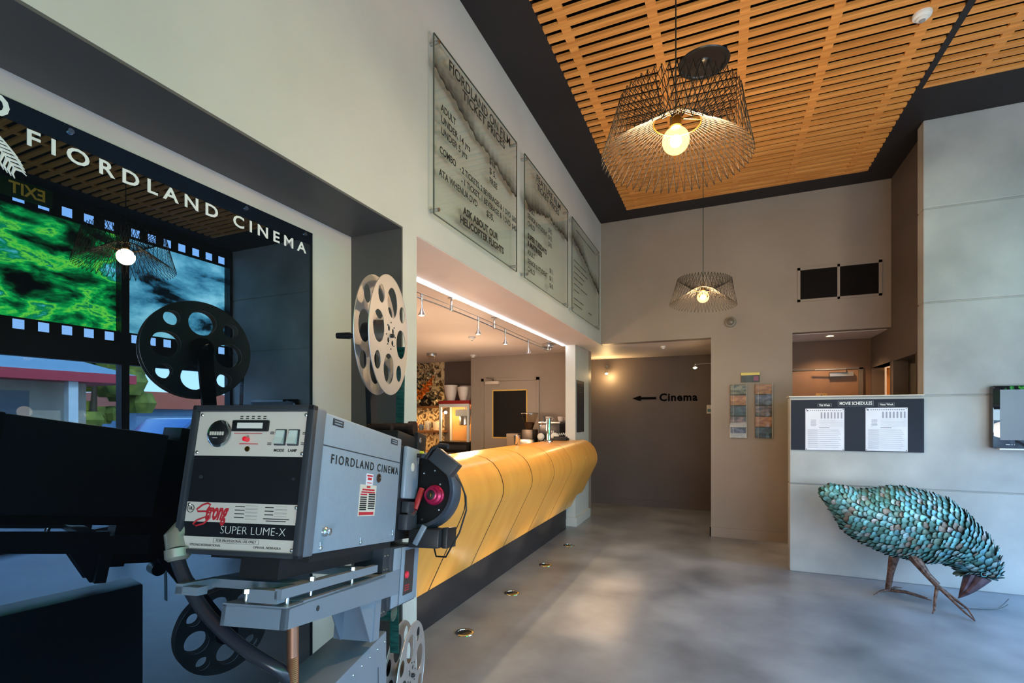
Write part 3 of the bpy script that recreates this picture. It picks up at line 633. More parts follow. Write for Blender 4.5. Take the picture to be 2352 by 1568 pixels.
def rack(x0, x1, side, kinds):
    t = thing('mounted_brochure_rack', 'clear acrylic %s brochure rack on the back wall, with five pockets' % side, 'brochure rack', ((x0 + x1) / 2, YW, 1.2), 'acrylic brochure racks')
    MB().box(x0, x1, YW - 0.006, YW - 0.001, 1.20, 1.835).build('back_plate', M_acr, t, smooth=False)
    for k in range(5):
        z = 1.205 + (4 - k) * 0.126
        m = MB(); m.box(x0 + 0.006, x1 - 0.006, YW - 0.05, YW - 0.047, z, z + 0.05); m.box(x0 + 0.006, x1 - 0.006, YW - 0.05, YW - 0.006, z, z + 0.004)
        for xx in (x0, x1 - 0.005): m.box(xx, xx + 0.004, YW - 0.052, YW - 0.006, z, z + 0.11)
        m.build('pocket', M_acr, t, smooth=False)
        if side == 'left' : 0
    for xx in (x0 + 0.035, x1 - 0.006): MB().box(xx, xx + 0.0025, YW - 0.054, YW - 0.050, 1.20, 1.835).build('edge_highlight', M_plast, t, smooth=False)  # white strips stand in for highlights along the acrylic edges
    for k, kd in enumerate(kinds):
        z = 1.2095 + (4 - k) * 0.126
        o = MB().box(x0 + 0.008, x1 - 0.008, YW - 0.038, YW - 0.020, z, z + 0.112, R=Matrix.Rotation(math.radians(1.5), 3, 'X'))
        o = o.build('brochure', BM[kd], smooth=False)
        tag(o, 'brochure with %s in the %s pocket of the %s rack' % (NM[kd], PL[k], side), 'brochure', 'brochures in the acrylic racks')
rack(0.079, 0.262, 'left', ['forest', 'orange', 'navy', 'dark', 'lake'])
rack(0.345, 0.531, 'right', ['orange', 'lake', 'dark', 'orange', 'navy'])
t = thing('card_holder', 'small card holder with yellow topped cards above the brochure racks', 'card holder', (0.30, YW, 1.86))
MB().box(0.195, 0.40, YW - 0.008, YW - 0.001, 1.855, 1.965).build('back_plate', M_acr, t, smooth=False)
m = MB(); m.box(0.20, 0.40, YW - 0.032, YW - 0.028, 1.86, 1.935); m.box(0.20, 0.40, YW - 0.032, YW - 0.006, 1.857, 1.861); m.build('pocket', M_acr, t, smooth=False)
MB().box(0.205, 0.395, YW - 0.024, YW - 0.012, 1.862, 1.935).build('card_front', mat('card_navy', S(40, 42, 66), 0.4, col2=S(70, 90, 96), scale=12), t, smooth=False)
MB().box(0.200, 0.398, YW - 0.022, YW - 0.010, 1.937, 1.968).build('card_top', mat('card_yellow', S(214, 196, 96), 0.4), t, smooth=False)
MB().box(0.335, 0.385, YW - 0.0255, YW - 0.0245, 1.872, 1.925).build('pink_panel', mat('card_pink', S(150, 84, 120), 0.5), t, smooth=False)
# arrow and word on the passage wall
M_sign = mat('sign_black', S(10, 9, 10), 0.9, spec=0.05)
t = thing('cinema_arrow_sign', 'black arrow and the word Cinema on the passage wall', 'sign', (-0.85, 8.149, 1.75))
m = MB(); m.prism([(-1.355, 1.747), (-1.245, 1.787), (-1.21, 1.787), (-1.222, 1.766), (-0.978, 1.766), (-0.978, 1.728), (-1.222, 1.728), (-1.21, 1.707), (-1.245, 1.707)], 1, 8.143, 8.149); m.build('arrow', M_sign, t, smooth=False)
MB().text('Cinema', 0.165, FY(-0.93, 8.146, 1.752), bold=0.0055, ext=0.002, spacing=1.12, width=0.572).build('lettering', M_sign, t, smooth=False)
t = thing('wall_plate', 'small pale notice on the passage wall beside the brochure wall', 'notice', (-0.2, 8.149, 1.56))
MB().box(-0.225, -0.15, 8.14, 8.149, 1.50, 1.63, bev=0.002).build('plate', M_plast, t, smooth=False); MB().box(-0.215, -0.16, 8.138, 8.14, 1.52, 1.57).build('print', mat('print_teal', S(90, 130, 140), 0.5), t, smooth=False)
def wall_spot(c, base, label):
    t = thing('wall_spotlight', label, 'spotlight', base, 'spotlights in the passage')
    b0 = V(base); cc = V(c); ax = (b0 - cc).normalized()
    MB().lathe(b0, -ax, [(0.03, 0), (0.03, 0.008), (0.006, 0.01)], 18).build('base', M_steel, t)
    MB().tube([b0, b0 - ax * 0.05 + V((0, 0, 0.02)), cc + V((0, 0, 0.04)), cc + V((0, 0, 0.025))], 0.004, 8).build('arm', M_steel, t)
    h = MB().lathe(cc + V((0, 0, 0.03)), (0.1, -0.35, -0.9), [(0.010, 0), (0.020, 0.012), (0.027, 0.04)], 18, cap=False).build('lamp_head', M_steel, t)
    MB().sphere(cc + V((0.002, -0.008, -0.008)), 0.016, 12).build('bulb', M_spot, h)
wall_spot((-1.747, 8.0, 2.16), (-1.77, 8.149, 2.28), 'bright wall spotlight left of the Cinema arrow')
wall_spot((-0.34, 7.0, 2.11), (-0.111, 7.0, 2.14), 'spotlight on the right side of the passage, above the word Cinema')
light('wall_spot_light', 'POINT', (-1.74, 7.95, 2.12), 14, (1.0, 0.66, 0.28), 0.03)
light('wall_spot_light', 'POINT', (-0.36, 6.97, 2.07), 1.2, (1.0, 0.66, 0.28), 0.03)
t = thing('downlight', 'lit recessed downlight in the lobby ceiling', 'downlight', (1.164, 6.80, 2.405))
MB().lathe((1.164, 6.80, 2.405), (0, 0, -1), [(0.055, 0), (0.055, 0.004), (0.042, 0.008), (0.036, 0.003)], 24, cap=False).build('rim', M_whitem, t)
MB().lathe((1.164, 6.80, 2.404), (0, 0, -1), [(0.036, 0.0), (0.03, 0.003)], 20).build('bulb', M_spot, t)
light('downlight_light', 'SPOT', (1.164, 6.80, 2.38), 34, (1.0, 0.66, 0.34), 0.03, (0, 0, 0), spot_size=math.radians(130), spot_blend=0.5)
light('washroom_light', 'POINT', (2.35, 7.0, 2.15), 30, (1.0, 0.55, 0.18), 0.05)
# vent panel on the pillar
t = thing('slatted_vent', 'narrow dark slatted panel on the pillar', 'panel', (-1.79, 6.42, 1.6))
m = MB(); m.box(-1.79, -1.783, 6.36, 6.72, 1.24, 1.94, bev=0.001); 
m.build('back_plate', mat('panel_black', S(46, 45, 48), 0.5), t, smooth=False)
m = MB()
for k in range(22): m.box(-1.783, -1.7815, 6.38, 6.70, 1.26 + k * 0.03, 1.275 + k * 0.03)
m.build('text_lines', mat('panel_grey', S(58, 57, 60), 0.5), t, smooth=False)
# ---------------------------------------------------------------- movie schedule board and the screen on the concrete
YC = 5.285
t = thing('schedule_board', 'dark blue notice board MOVIE SCHEDULES on the half height wall', 'notice board', (1.1, YC, 1.14))
M_navy = mat('board_navy', S(42, 47, 58), 0.7, spec=0.2, col2=S(36, 41, 52), scale=2)
MB().box(0.592, 1.592, YC - 0.012, YC - 0.001, 1.14, 1.606, bev=0.001).build('panel', M_navy, t, smooth=False)
MB().box(0.572, 1.592, YC - 0.02, YC + 0.16, 1.6325, 1.642, bev=0.002).build('top_ledge', mat('ledge_cream', S(212, 204, 190), 0.5), t, smooth=False)
def strip(x0, x1, z0, z1, tx, sz, bold, wd):
    m = MB(); e = 0.0012
    for a, b_, c_, d_ in ((x0, x1, z0, z0 + e), (x0, x1, z1 - e, z1), (x0, x0 + e, z0, z1), (x1 - e, x1, z0, z1)): m.box(a, b_, YC - 0.0135, YC - 0.012, c_, d_)
    o = m.build('label_outline', mat('outline_grey', S(150, 156, 168), 0.5), t, smooth=False)
    MB().text(tx, sz, FY(x0 + (x1 - x0 - wd) / 2, YC - 0.0128, (z0 + z1) / 2), bold=bold, width=wd, ext=0.0003).build('lettering', M_let, o, smooth=False)
strip(0.965, 1.232, 1.545, 1.592, 'MOVIE SCHEDULES', 0.04, 0.0007, 0.245)
strip(0.805, 0.916, 1.541, 1.569, 'This Week', 0.026, 0.0004, 0.088)
strip(1.270, 1.385, 1.541, 1.574, 'Next Week', 0.026, 0.0004, 0.098)
M_paper = mat('paper_white', S(226, 228, 240), 0.6)
M_pink = mat('print_grey', S(158, 158, 176), 0.7); M_pd = mat('print_dark', S(110, 110, 126), 0.7)
def sheet(x0, x1, z0, z1, label):
    y = YC - 0.0145
    t = thing('schedule_sheet', label, 'paper', ((x0 + x1) / 2, y, z0), 'printed schedule sheets')
    MB().box(x0, x1, y, y + 0.0012, z0, z1).build('sheet', M_paper, t, smooth=False)
    m = MB(); m2 = MB(); w = x1 - x0; h = z1 - z0
    q = lambda mm, a, b_, c_, d_: mm.box(x0 + a * w, x0 + b_ * w, y - 0.0006, y, z1 - d_ * h, z1 - c_ * h)
    for k in range(16): q(m2, 0.12 + k * 0.052, 0.145 + k * 0.052, 0.035, 0.055)
    q(m2, 0.03, 0.08, 0.03, 0.065)
    for k in range(7): q(m, 0.40 + k * 0.085, 0.44 + k * 0.085, 0.09, 0.24)
    for k in range(6): q(m, 0.14, 0.28, 0.27 + k * 0.028, 0.282 + k * 0.028); q(m, 0.36, 0.96, 0.282 + k * 0.028, 0.285 + k * 0.028)
    q(m2, 0.36, 0.62, 0.455, 0.468)
    for k in range(10):
        q(m, 0.06, 0.86 + 0.06 * ((k * 7) % 3) / 2, 0.51 + k * 0.046, 0.517 + k * 0.046); q(m, 0.06, 0.32, 0.525 + k * 0.046, 0.531 + k * 0.046)
    m.build('print_lines', M_pink, t, smooth=False); m2.build('print_heading', M_pd, t, smooth=False)
    for a in (0.03, 0.97):
        for b_ in (0.02, 0.98): MB().cyl((x0 + a * w, y - 0.002, z1 - b_ * h), (x0 + a * w, y, z1 - b_ * h), 0.004, n=10).build('pin', M_blk, t)
sheet(0.708, 1.013, 1.143, 1.524, 'white schedule sheet on the notice board under This Week')
sheet(1.173, 1.477, 1.147, 1.529, 'white schedule sheet on the notice board under Next Week')
t = thing('wall_screen', 'black glossy flat screen on the concrete wall, cut off by the frame', 'screen', (2.45, YC, 1.2))
M_bez = glossy('screen_bezel', (0.012, 0.012, 0.015, 1), 1.7)
MB().box(2.02, 2.92, YC - 0.075, YC - 0.02, 1.195, 1.70, bev=0.006).build('casing', M_bez, t)
MB().box(2.064, 2.876, YC - 0.0765, YC - 0.0755, 1.262, 1.668).build('display', mat('display_grey', S(96, 100, 106), 0.22, col2=S(88, 92, 98), scale=1), t, smooth=False)
m = MB(); m.box(2.10, 2.125, YC - 0.077, YC - 0.0755, 1.222, 1.227); m.box(2.135, 2.14, YC - 0.077, YC - 0.0755, 1.222, 1.227); m.box(2.15, 2.155, YC - 0.077, YC - 0.0755, 1.222, 1.227); m.build('indicator_marks', M_let, t, smooth=False)
MB().box(2.06, 2.88, YC - 0.08, YC - 0.03, 1.183, 1.194).build('lower_trim', M_whitem, t, smooth=False)
MB().box(2.3, 2.6, YC - 0.03, YC, 1.35, 1.55).build('wall_mount', M_blk, t, smooth=False)
# ---------------------------------------------------------------- behind the counter
M_wood = mat('shelf_timber', S(150, 100, 56), 0.45, col2=S(124, 80, 42), scale=3, stretch=(1, 6, 6))
M_pot = mat('pot_white', S(226, 214, 206), 0.5)
o = MB().box(-4.45, -3.73, 6.9, 7.42, 0, 0.86, bev=0.004).build('bar_cabinet', mat('cabinet_brown', S(96, 76, 60), 0.5), smooth=False); tag(o, 'brown cabinet carrying the popcorn machine', 'cabinet')
# kitchen door
d = struct(MB().box(-3.475, -2.60, 6.985, 7.0, 0.01, 2.005, bev=0.003).build('door_1', M_taupe, smooth=False), 'taupe kitchen door with a dark window')
m = MB(); m.box(-3.525, -3.478, 6.978, 7.0, 0, 2.05); m.box(-2.597, -2.55, 6.978, 7.0, 0, 2.05); m.box(-3.525, -2.55, 6.978, 7.0, 2.008, 2.055); m.build('door_frame', M_taupe, d, smooth=False)
m = MB()
for a, b_, c_, e_ in ((-3.33, -3.312, 1.115, 1.87), (-2.756, -2.738, 1.115, 1.87), (-3.33, -2.738, 1.852, 1.87), (-3.33, -2.738, 1.115, 1.132)): m.box(a, b_, 6.976, 6.986, c_, e_)
m.build('vision_frame', mat('vision_timber_glow', S(196, 156, 84), 0.4, emit=S(190, 140, 50), estr=0.25), d, smooth=False)  # frame glow is put into the timber as emission, no lamp there
MB().box(-3.312, -2.756, 6.979, 6.984, 1.132, 1.852).build('vision_glass', glossy('vision_dark', (0.012, 0.011, 0.012, 1), 1.6), d, smooth=False)
c = MB().box(-3.43, -3.20, 6.92, 6.985, 1.955, 2.005, bev=0.005).build('door_closer', mat('closer_pale', S(206, 190, 174), 0.4), d); MB().tube([(-3.3, 6.93, 2.005), (-3.28, 6.9, 2.03), (-3.42, 6.95, 2.06)], 0.008).build('closer_arm', M_steel, c)
# popcorn machine
PX0, PX1, PY0, PY1, PZ = -4.33, -3.77, 7.02, 7.41, 0.86
t = thing('popcorn_machine', 'red topped popcorn machine with white posts, lit inside', 'popcorn machine', (-4.05, 7.2, PZ))
M_red = mat('popcorn_red', S(160, 40, 36), 0.4)
MB().box(PX0, PX1, PY0, PY1, PZ, PZ + 0.18, bev=0.006).build('base', M_blk, t)
MB().box(PX0 + 0.04, PX1 - 0.04, PY0 - 0.01, PY0 + 0.01, PZ + 0.05, PZ + 0.13, bev=0.006).build('drawer', mat('drawer_grey', S(60, 58, 60), 0.3), t)
MB().box(PX0 - 0.01, PX1 + 0.01, PY0 - 0.01, PY1 + 0.01, PZ + 0.80, PZ + 0.855, bev=0.006).build('roof', M_red, t)
for x in (PX0 + 0.02, PX1 - 0.02):
    for y in (PY0 + 0.02, PY1 - 0.02): MB().box(x - 0.018, x + 0.018, y - 0.018, y + 0.018, PZ + 0.18, PZ + 0.80).build('post', M_whitem, t, smooth=False)
MB().box(PX0, PX1, PY0, PY0 + 0.02, PZ + 0.745, PZ + 0.80).build('header', M_whitem, t, smooth=False)
MB().box(PX0 + 0.04, PX1 - 0.04, PY1 - 0.012, PY1 - 0.006, PZ + 0.18, PZ + 0.80).build('back_panel', mat('back_orange', S(232, 170, 104), 0.5), t, smooth=False)
MB().box(PX0 + 0.04, PX1 - 0.04, PY0 + 0.006, PY0 + 0.01, PZ + 0.18, PZ + 0.745).build('front_glass', M_glass, t, smooth=False)
m = MB(); m.lathe((-3.94, 7.2, PZ + 0.45), (0, 0, 1), [(0.085, 0), (0.095, 0.01), (0.095, 0.15), (0.09, 0.16)], 24); k_ = m.build('kettle', M_steel, t)
MB().tube([(-3.94, 7.2, PZ + 0.80), (-3.94, 7.2, PZ + 0.61)], 0.012).build('kettle_arm', M_steel, k_)
MB().box(-4.06, -3.83, 7.1, 7.3, PZ + 0.60, PZ + 0.71).build('kettle_hood', M_whitem, t)
MB().sphere((-4.25, 7.10, PZ + 0.66), 0.025, 12).build('lamp_bulb', emat('popcorn_bulb', (1.0, 0.75, 0.4, 1), 60), t)
light('popcorn_light', 'POINT', (-4.2, 7.12, PZ + 0.62), 8, (1.0, 0.62, 0.25), 0.04)
# tall white pots on the popcorn machine
def pot(c, s, label):
    m = MB().lathe(c, (0, 0, 1), [(0.055 * s, 0), (0.06 * s, 0.004), (0.092 * s, 0.12 * s), (0.105 * s, 0.2 * s), (0.107 * s, 0.235 * s), (0.108 * s, 0.24 * s), (0.100 * s, 0.24 * s), (0.098 * s, 0.2 * s), (0.085 * s, 0.11 * s), (0.0, 0.03 * s)], 28, cap=False)
    tag(m.build('tapered_pot', M_pot), label, 'pot', 'white pots on the popcorn machine')
ZP = PZ + 0.8555
pot((-4.185, 7.16, ZP), 1.08, 'larger white pot on the popcorn machine, beside the flowers')
pot((-3.93, 7.13, ZP), 0.93, 'smaller white pot at the front right of the popcorn machine')
pot((-3.985, 7.335, ZP), 1.06, 'white pot half hidden behind the smaller pot')
# shelves with cups, flowers
def shelf(z, label, x1=-4.40):
    o = MB().box(-5.4, x1, 7.15, 7.428, z, z + 0.035, bev=0.002).build('wall_shelf', M_wood, smooth=False); tag(o, label, 'shelf', 'timber shelves behind the bar')
shelf(1.60, 'upper timber wall shelf holding the flower vase'); shelf(1.18, 'lower timber wall shelf holding the cups')
M_cup = mat('cup_grey', S(190, 186, 176), 0.35); M_cup2 = mat('cup_rose', S(206, 130, 110), 0.4)
def cup(x, z, r, h, mm, label, g='cups on the lower bar shelf'):
    t = thing('cup', label, 'cup', (x, 7.27, z), g)
    MB().lathe((x, 7.27, z), (0, 0, 1), [(r * 0.75, 0), (r * 0.8, 0.004), (r, h), (r * 0.92, h), (r * 0.7, 0.01)], 20, cap=True).build('cup_body', mm, t)
    MB().tube([(x + r * 0.85, 7.25, z + h * 0.8), (x + r * 1.45, 7.24, z + h * 0.72), (x + r * 1.4, 7.24, z + h * 0.35), (x + r * 0.8, 7.25, z + h * 0.25)], 0.008, 6).build('handle', mm, t)
Z1 = 1.2155
for x, r, h, mm, lb in ((-4.97, 0.05, 0.13, M_cup2, 'rose cup at the left end of the lower bar shelf'), (-4.84, 0.045, 0.10, mat('cup_blue', S(90, 110, 140), 0.35), 'blue cup on the lower bar shelf'), (-4.71, 0.06, 0.16, M_cup, 'grey cup on the lower bar shelf next to the blue one'), (-4.53, 0.07, 0.15, mat('cup_cream', S(220, 206, 184), 0.35), 'cream cup on the lower bar shelf nearest the popcorn machine')): cup(x, Z1, r, h, mm, lb)
for k, (x, h) in enumerate(((-5.0, 0.28), (-4.86, 0.27))):
    t = thing('glass_jar', ('pink jar at the left end of the bar bench' if k == 0 else 'pink jar beside the popcorn cabinet shelf'), 'jar', (x, 7.2, 0.86), 'pink jars on the bar bench')
    MB().lathe((x, 7.2, 0.86), (0, 0, 1), [(0.05, 0), (0.055, 0.01), (0.055, h * 0.7), (0.03, h * 0.85), (0.03, h * 0.9)], 20).build('jar_body', mat('jar_pink', S(214, 160, 140), 0.2), t)
    MB().lathe((x, 7.2, 0.86 + h * 0.9), (0, 0, 1), [(0.034, 0), (0.034, h * 0.1), (0.02, h * 0.11)], 16).build('jar_lid', mat('jar_lid', S(190, 110, 90), 0.4), t)
o = MB().box(-5.42, -4.46, 6.85, 7.425, 0, 0.858, bev=0.004).build('bar_bench', mat('bench_brown', S(128, 92, 60), 0.5), smooth=False); tag(o, 'timber bench under the bar shelves', 'bench')
t = thing('flower_arrangement', 'dried beige foliage with orange flowers in a dark vase on the upper bar shelf', 'flowers', (-4.76, 7.28, 1.6355))
MB().lathe((-4.76, 7.28, 1.636), (0, 0, 1), [(0.07, 0), (0.10, 0.03), (0.11, 0.08), (0.07, 0.13), (0.05, 0.15), (0.055, 0.165), (0.045, 0.165)], 24).build('vase', mat('vase_dark', S(46, 36, 30), 0.25), t)
m1, m2, m3, m4 = MB(), MB(), MB(), MB(); c = V((-4.76, 7.24, 1.84)); rg = random.Random(5)
def leaf(m, p, d, ln, wd):
    d = d.normalized(); s_ = d.cross(V((rg.uniform(-1, 1), rg.uniform(-1, 1), rg.uniform(-1, 1)))).normalized() * wd
    m.face([m.v(p), m.v(p + d * ln * 0.35 + s_), m.v(p + d * ln), m.v(p + d * ln * 0.35 - s_)])
for k in range(460):
    a = rg.uniform(0, 2 * PI); el = rg.uniform(-0.55, 1.35); rr = rg.uniform(0.12, 0.44)
    d = V((math.cos(a) * math.cos(el) * 0.85, math.sin(a) * math.cos(el) * 0.30 - 0.1, math.sin(el) * 1.08)); p = c + d * rr
    if p.x > -4.46 and p.z < 2.02: p.x = -4.46 - rg.random() * 0.06
    p.y = min(p.y, 7.33); p.z = max(p.z, 1.73)
    leaf(m1 if rg.random() < 0.62 else m3, p, d + V((rg.uniform(-.8, .8), rg.uniform(-.8, .8), rg.uniform(-.8, .8))), rg.uniform(0.05, 0.10), rg.uniform(0.012, 0.026))
    if k % 12 == 0: m4.tube([c - V((0, 0, 0.05)), c + d * rr * 0.5, p], 0.003, 4)
for k in range(280):
    sd = rg.choice((-1, 1)); f = rg.random(); p = c + V((sd * (0.02 + 0.24 * f) , -0.12 + rg.uniform(-.03, .03), -0.02 + 0.26 * f + rg.uniform(-0.06, 0.06)))
    leaf(m2, p, V((rg.uniform(-1, 1), -0.6, rg.uniform(-1, 1))), rg.uniform(0.04, 0.075), 0.022)
m1.build('dried_foliage', mat('foliage_beige', S(232, 212, 166), 0.6, col2=S(190, 164, 116), scale=20), t, smooth=False); m2.build('orange_flowers', mat('flower_orange', S(236, 140, 36), 0.5, col2=S(206, 100, 20), scale=20), t, smooth=False)
m3.build('dark_leaves', mat('leaf_dark', S(44, 40, 30), 0.6, col2=S(70, 70, 46), scale=20), t, smooth=False); m4.build('stems', mat('stem_brown', S(80, 60, 40), 0.6), t, smooth=False)
light('shelf_light', 'AREA', (-4.95, 7.1, 1.57), 5, (1.0, 0.60, 0.22), (0.8, 0.1), (0, 0, 0))
light('shelf_light', 'AREA', (-4.95, 7.1, 1.15), 4, (1.0, 0.60, 0.22), (0.8, 0.1), (0, 0, 0))
# service bench right of the kitchen door with its machines
o = MB().box(-2.95, -2.06, 6.32, 6.96, 0, 0.93, bev=0.004).build('service_bench', mat('bench_grey', S(120, 112, 104), 0.4), smooth=False); tag(o, 'grey service bench below the coffee machine', 'bench')
ZB = 0.9305
t = thing('coffee_grinder', 'coffee grinder with a clear cone of beans on the service bench', 'coffee grinder', (-2.535, 6.55, ZB))
MB().box(-2.62, -2.45, 6.45, 6.68, ZB, ZB + 0.34, bev=0.02).build('grinder_body', mat('grinder_grey', S(96, 84, 74), 0.35, 0.4), t)
MB().lathe((-2.535, 6.55, ZB + 0.34), (0, 0, 1), [(0.045, 0), (0.05, 0.01), (0.12, 0.20), (0.12, 0.22)], 28, cap=False).build('hopper', glassmat('hopper_glass', (0.8, 0.74, 0.66, 1)), t)
MB().lathe((-2.535, 6.55, ZB + 0.342), (0, 0, 1), [(0.042, 0), (0.075, 0.09), (0.05, 0.10)], 24).build('beans', mat('beans_brown', S(84, 50, 28), 0.5, col2=S(50, 30, 18), scale=60), t)
MB().lathe((-2.535, 6.55, ZB + 0.56), (0, 0, 1), [(0.125, 0), (0.125, 0.012), (0.06, 0.02)], 28).build('hopper_lid', mat('lid_smoke', S(120, 104, 90), 0.2), t)
t = thing('toaster', 'rounded steel toaster on the service bench', 'toaster', (-2.53, 6.36, ZB))
MB().box(-2.66, -2.40, 6.335, 6.43, ZB + 0.012, ZB + 0.21, bev=0.04).build('shell', mat('toaster_steel', S(214, 200, 186), 0.25, 0.7), t)
MB().box(-2.40, -2.385, 6.36, 6.40, ZB + 0.05, ZB + 0.08, bev=0.003).build('lever', M_blk, t); MB().box(-2.65, -2.41, 6.34, 6.425, ZB, ZB + 0.015).build('base', M_blk, t); MB().box(-2.63, -2.43, 6.37, 6.39, ZB + 0.2095, ZB + 0.2125).build('slot', M_blk, t, smooth=False)
t = thing('coffee_machine', 'steel and black espresso machine against the pillar', 'coffee machine', (-2.22, 6.72, ZB))
MB().box(-2.38, -2.07, 6.50, 6.93, ZB + 0.20, ZB + 0.42, bev=0.02).build('machine_body', mat('machine_dark', S(66, 64, 68), 0.3, 0.5), t)
MB().box(-2.38, -2.07, 6.46, 6.93, ZB + 0.02, ZB + 0.08, bev=0.01).build('drip_tray', M_steel, t); MB().box(-2.36, -2.09, 6.82, 6.93, ZB + 0.0, ZB + 0.25, bev=0.01).build('back_column', M_blk, t)
for x in (-2.30, -2.15): 
    g = MB().lathe((x, 6.56, ZB + 0.14), (0, 0, 1), [(0.03, 0), (0.036, 0.03), (0.036, 0.07)], 18).build('group_head', M_chrome, t); MB().tube([(x, 6.55, ZB + 0.155), (x, 6.42, ZB + 0.145)], 0.011, 8).build('portafilter', M_blk, g)
MB().box(-2.385, -2.065, 6.5, 6.93, ZB + 0.42, ZB + 0.45, bev=0.006).build('cup_rail', M_steel, t)
for x, w_ in ((-2.33, 0.05), (-2.13, 0.06)): MB().lathe((x, 6.47, ZB + 0.24), (0, -1, 0), [(w_, 0), (w_, 0.02), (w_ * 0.6, 0.035)], 20).build('white_cover', M_plast, t)
t = thing('storage_box', 'plain beige box standing left of the coffee grinder', 'box', (-2.78, 6.6, ZB))
MB().box(-2.87, -2.70, 6.5, 6.68, ZB, ZB + 0.27, bev=0.003).build('box_body', mat('box_beige', S(150, 128, 104), 0.6), t); MB().box(-2.875, -2.695, 6.495, 6.685, ZB + 0.22, ZB + 0.275, bev=0.002).build('lid', mat('box_lid', S(156, 134, 110), 0.6), t)
for x, y, z, lb in ((-2.3, 6.7, ZB + 0.4505, 'white cup on the left of the coffee machine'), (-2.12, 6.7, ZB + 0.4505, 'white cup on the coffee machine by the pillar')):
    t = thing('white_cup', lb, 'cup', (x, y, z), 'white cups on the coffee machine')
    MB().lathe((x, y, z), (0, 0, 1), [(0.03, 0), (0.035, 0.005), (0.045, 0.07), (0.041, 0.07), (0.03, 0.01)], 20).build('cup_body', M_pot, t); MB().tube([(x + 0.04, y, z + 0.06), (x + 0.066, y, z + 0.05), (x + 0.06, y, z + 0.025), (x + 0.036, y, z + 0.02)], 0.005, 6).build('handle', M_pot, t)
# on the counter
ZK = 1.149
t = thing('beer_tap', 'tall chrome beer tap column on the counter', 'beer tap', (-1.93, 5.62, ZK))
MB().lathe((-1.93, 5.62, ZK), (0, 0, 1), [(0.055, 0), (0.055, 0.01), (0.032, 0.02), (0.030, 0.03), (0.030, 0.275), (0.026, 0.285), (0.0, 0.287)], 28).build('column', M_chrome, t)
MB().tube([(-1.95, 5.60, ZK + 0.22), (-2.01, 5.60, ZK + 0.225), (-2.02, 5.60, ZK + 0.19)], 0.011, 8).build('spout', M_chrome, t); MB().tube([(-1.975, 5.60, ZK + 0.235), (-1.985, 5.60, ZK + 0.31)], 0.010, 8).build('tap_handle', M_blk, t)
t = thing('script_sign', 'dark bar sign with white script lettering beside the beer tap', 'sign', (-1.90, 5.98, ZK))
MB().box(-2.0, -1.80, 5.90, 6.06, ZK, ZK + 0.03, bev=0.004).build('sign_base', M_blk, t)
m = MB(); pts = [(-2.035, 5.97, ZK + 0.03), (-2.01, 5.97, ZK + 0.12), (-1.985, 5.97, ZK + 0.12), (-2.0, 5.97, ZK + 0.06)]
for k in range(15): pts += [(-1.985 + k * 0.0125, 5.97, ZK + 0.055 + (0.028 if k % 2 else 0.0) + k * 0.0012)]
m.tube(pts, 0.006, 6); m.build('script_letters', M_plast, t)
MB().box(-1.985, -1.80, 5.975, 5.985, ZK + 0.03, ZK + 0.05).build('letter_stand', M_blk, t)
t = thing('steel_tumbler', 'small steel tumbler on the counter left of the toaster', 'tumbler', (-1.98, 4.75, ZK))
MB().lathe((-1.98, 4.75, ZK), (0, 0, 1), [(0.027, 0), (0.029, 0.004), (0.034, 0.10), (0.036, 0.105), (0.032, 0.105), (0.026, 0.01)], 24).build('tumbler_body', M_chrome, t)
# ---------------------------------------------------------------- outside in the street (seen mirrored in the black glass)
struct(MB().box(3.56, 60, -40, 60, -0.2, -0.05).build('ground_street', mat('asphalt', S(120, 122, 126), 0.8, col2=S(100, 102, 106), scale=3), smooth=False), 'asphalt of the street')
t = thing('filling_station', 'low building with grey roof and red eaves mirrored in the black glass', 'building', (17, 3, -0.05))
MB().box(15, 22, -8, 9.0, -0.05, 2.5).build('wall', mat('station_beige', S(190, 172, 150), 0.7), t, smooth=False)
MB().box(14, 23, -9, 9.9, 2.5, 2.78).build('red_eaves', mat('eaves_red', S(200, 50, 60), 0.5), t, smooth=False)
m = MB(); m.loft([[m.v(p) for p in ((14, -9, 2.78), (23, -9, 2.78), (23, 9.9, 2.78), (14, 9.9, 2.78))], [m.v(p) for p in ((17, -6, 4.0), (20, -6, 4.0), (20, 6.9, 4.0), (17, 6.9, 4.0))]]); m.build('roof', mat('roof_grey', S(124, 150, 164), 0.6), t, smooth=False)
for y in (-6, -1, 3.5, 8.3): MB().box(14.2, 14.45, y - 0.12, y + 0.12, -0.05, 2.5).build('column', M_plast, t, smooth=False)
for y0, y1 in ((-5, -2), (0, 2.6), (4.4, 7.6)): MB().box(14.97, 15.0, y0, y1, 0.8, 2.2).build('shop_window', mat('shop_glass', S(60, 70, 84), 0.15), t, smooth=False)
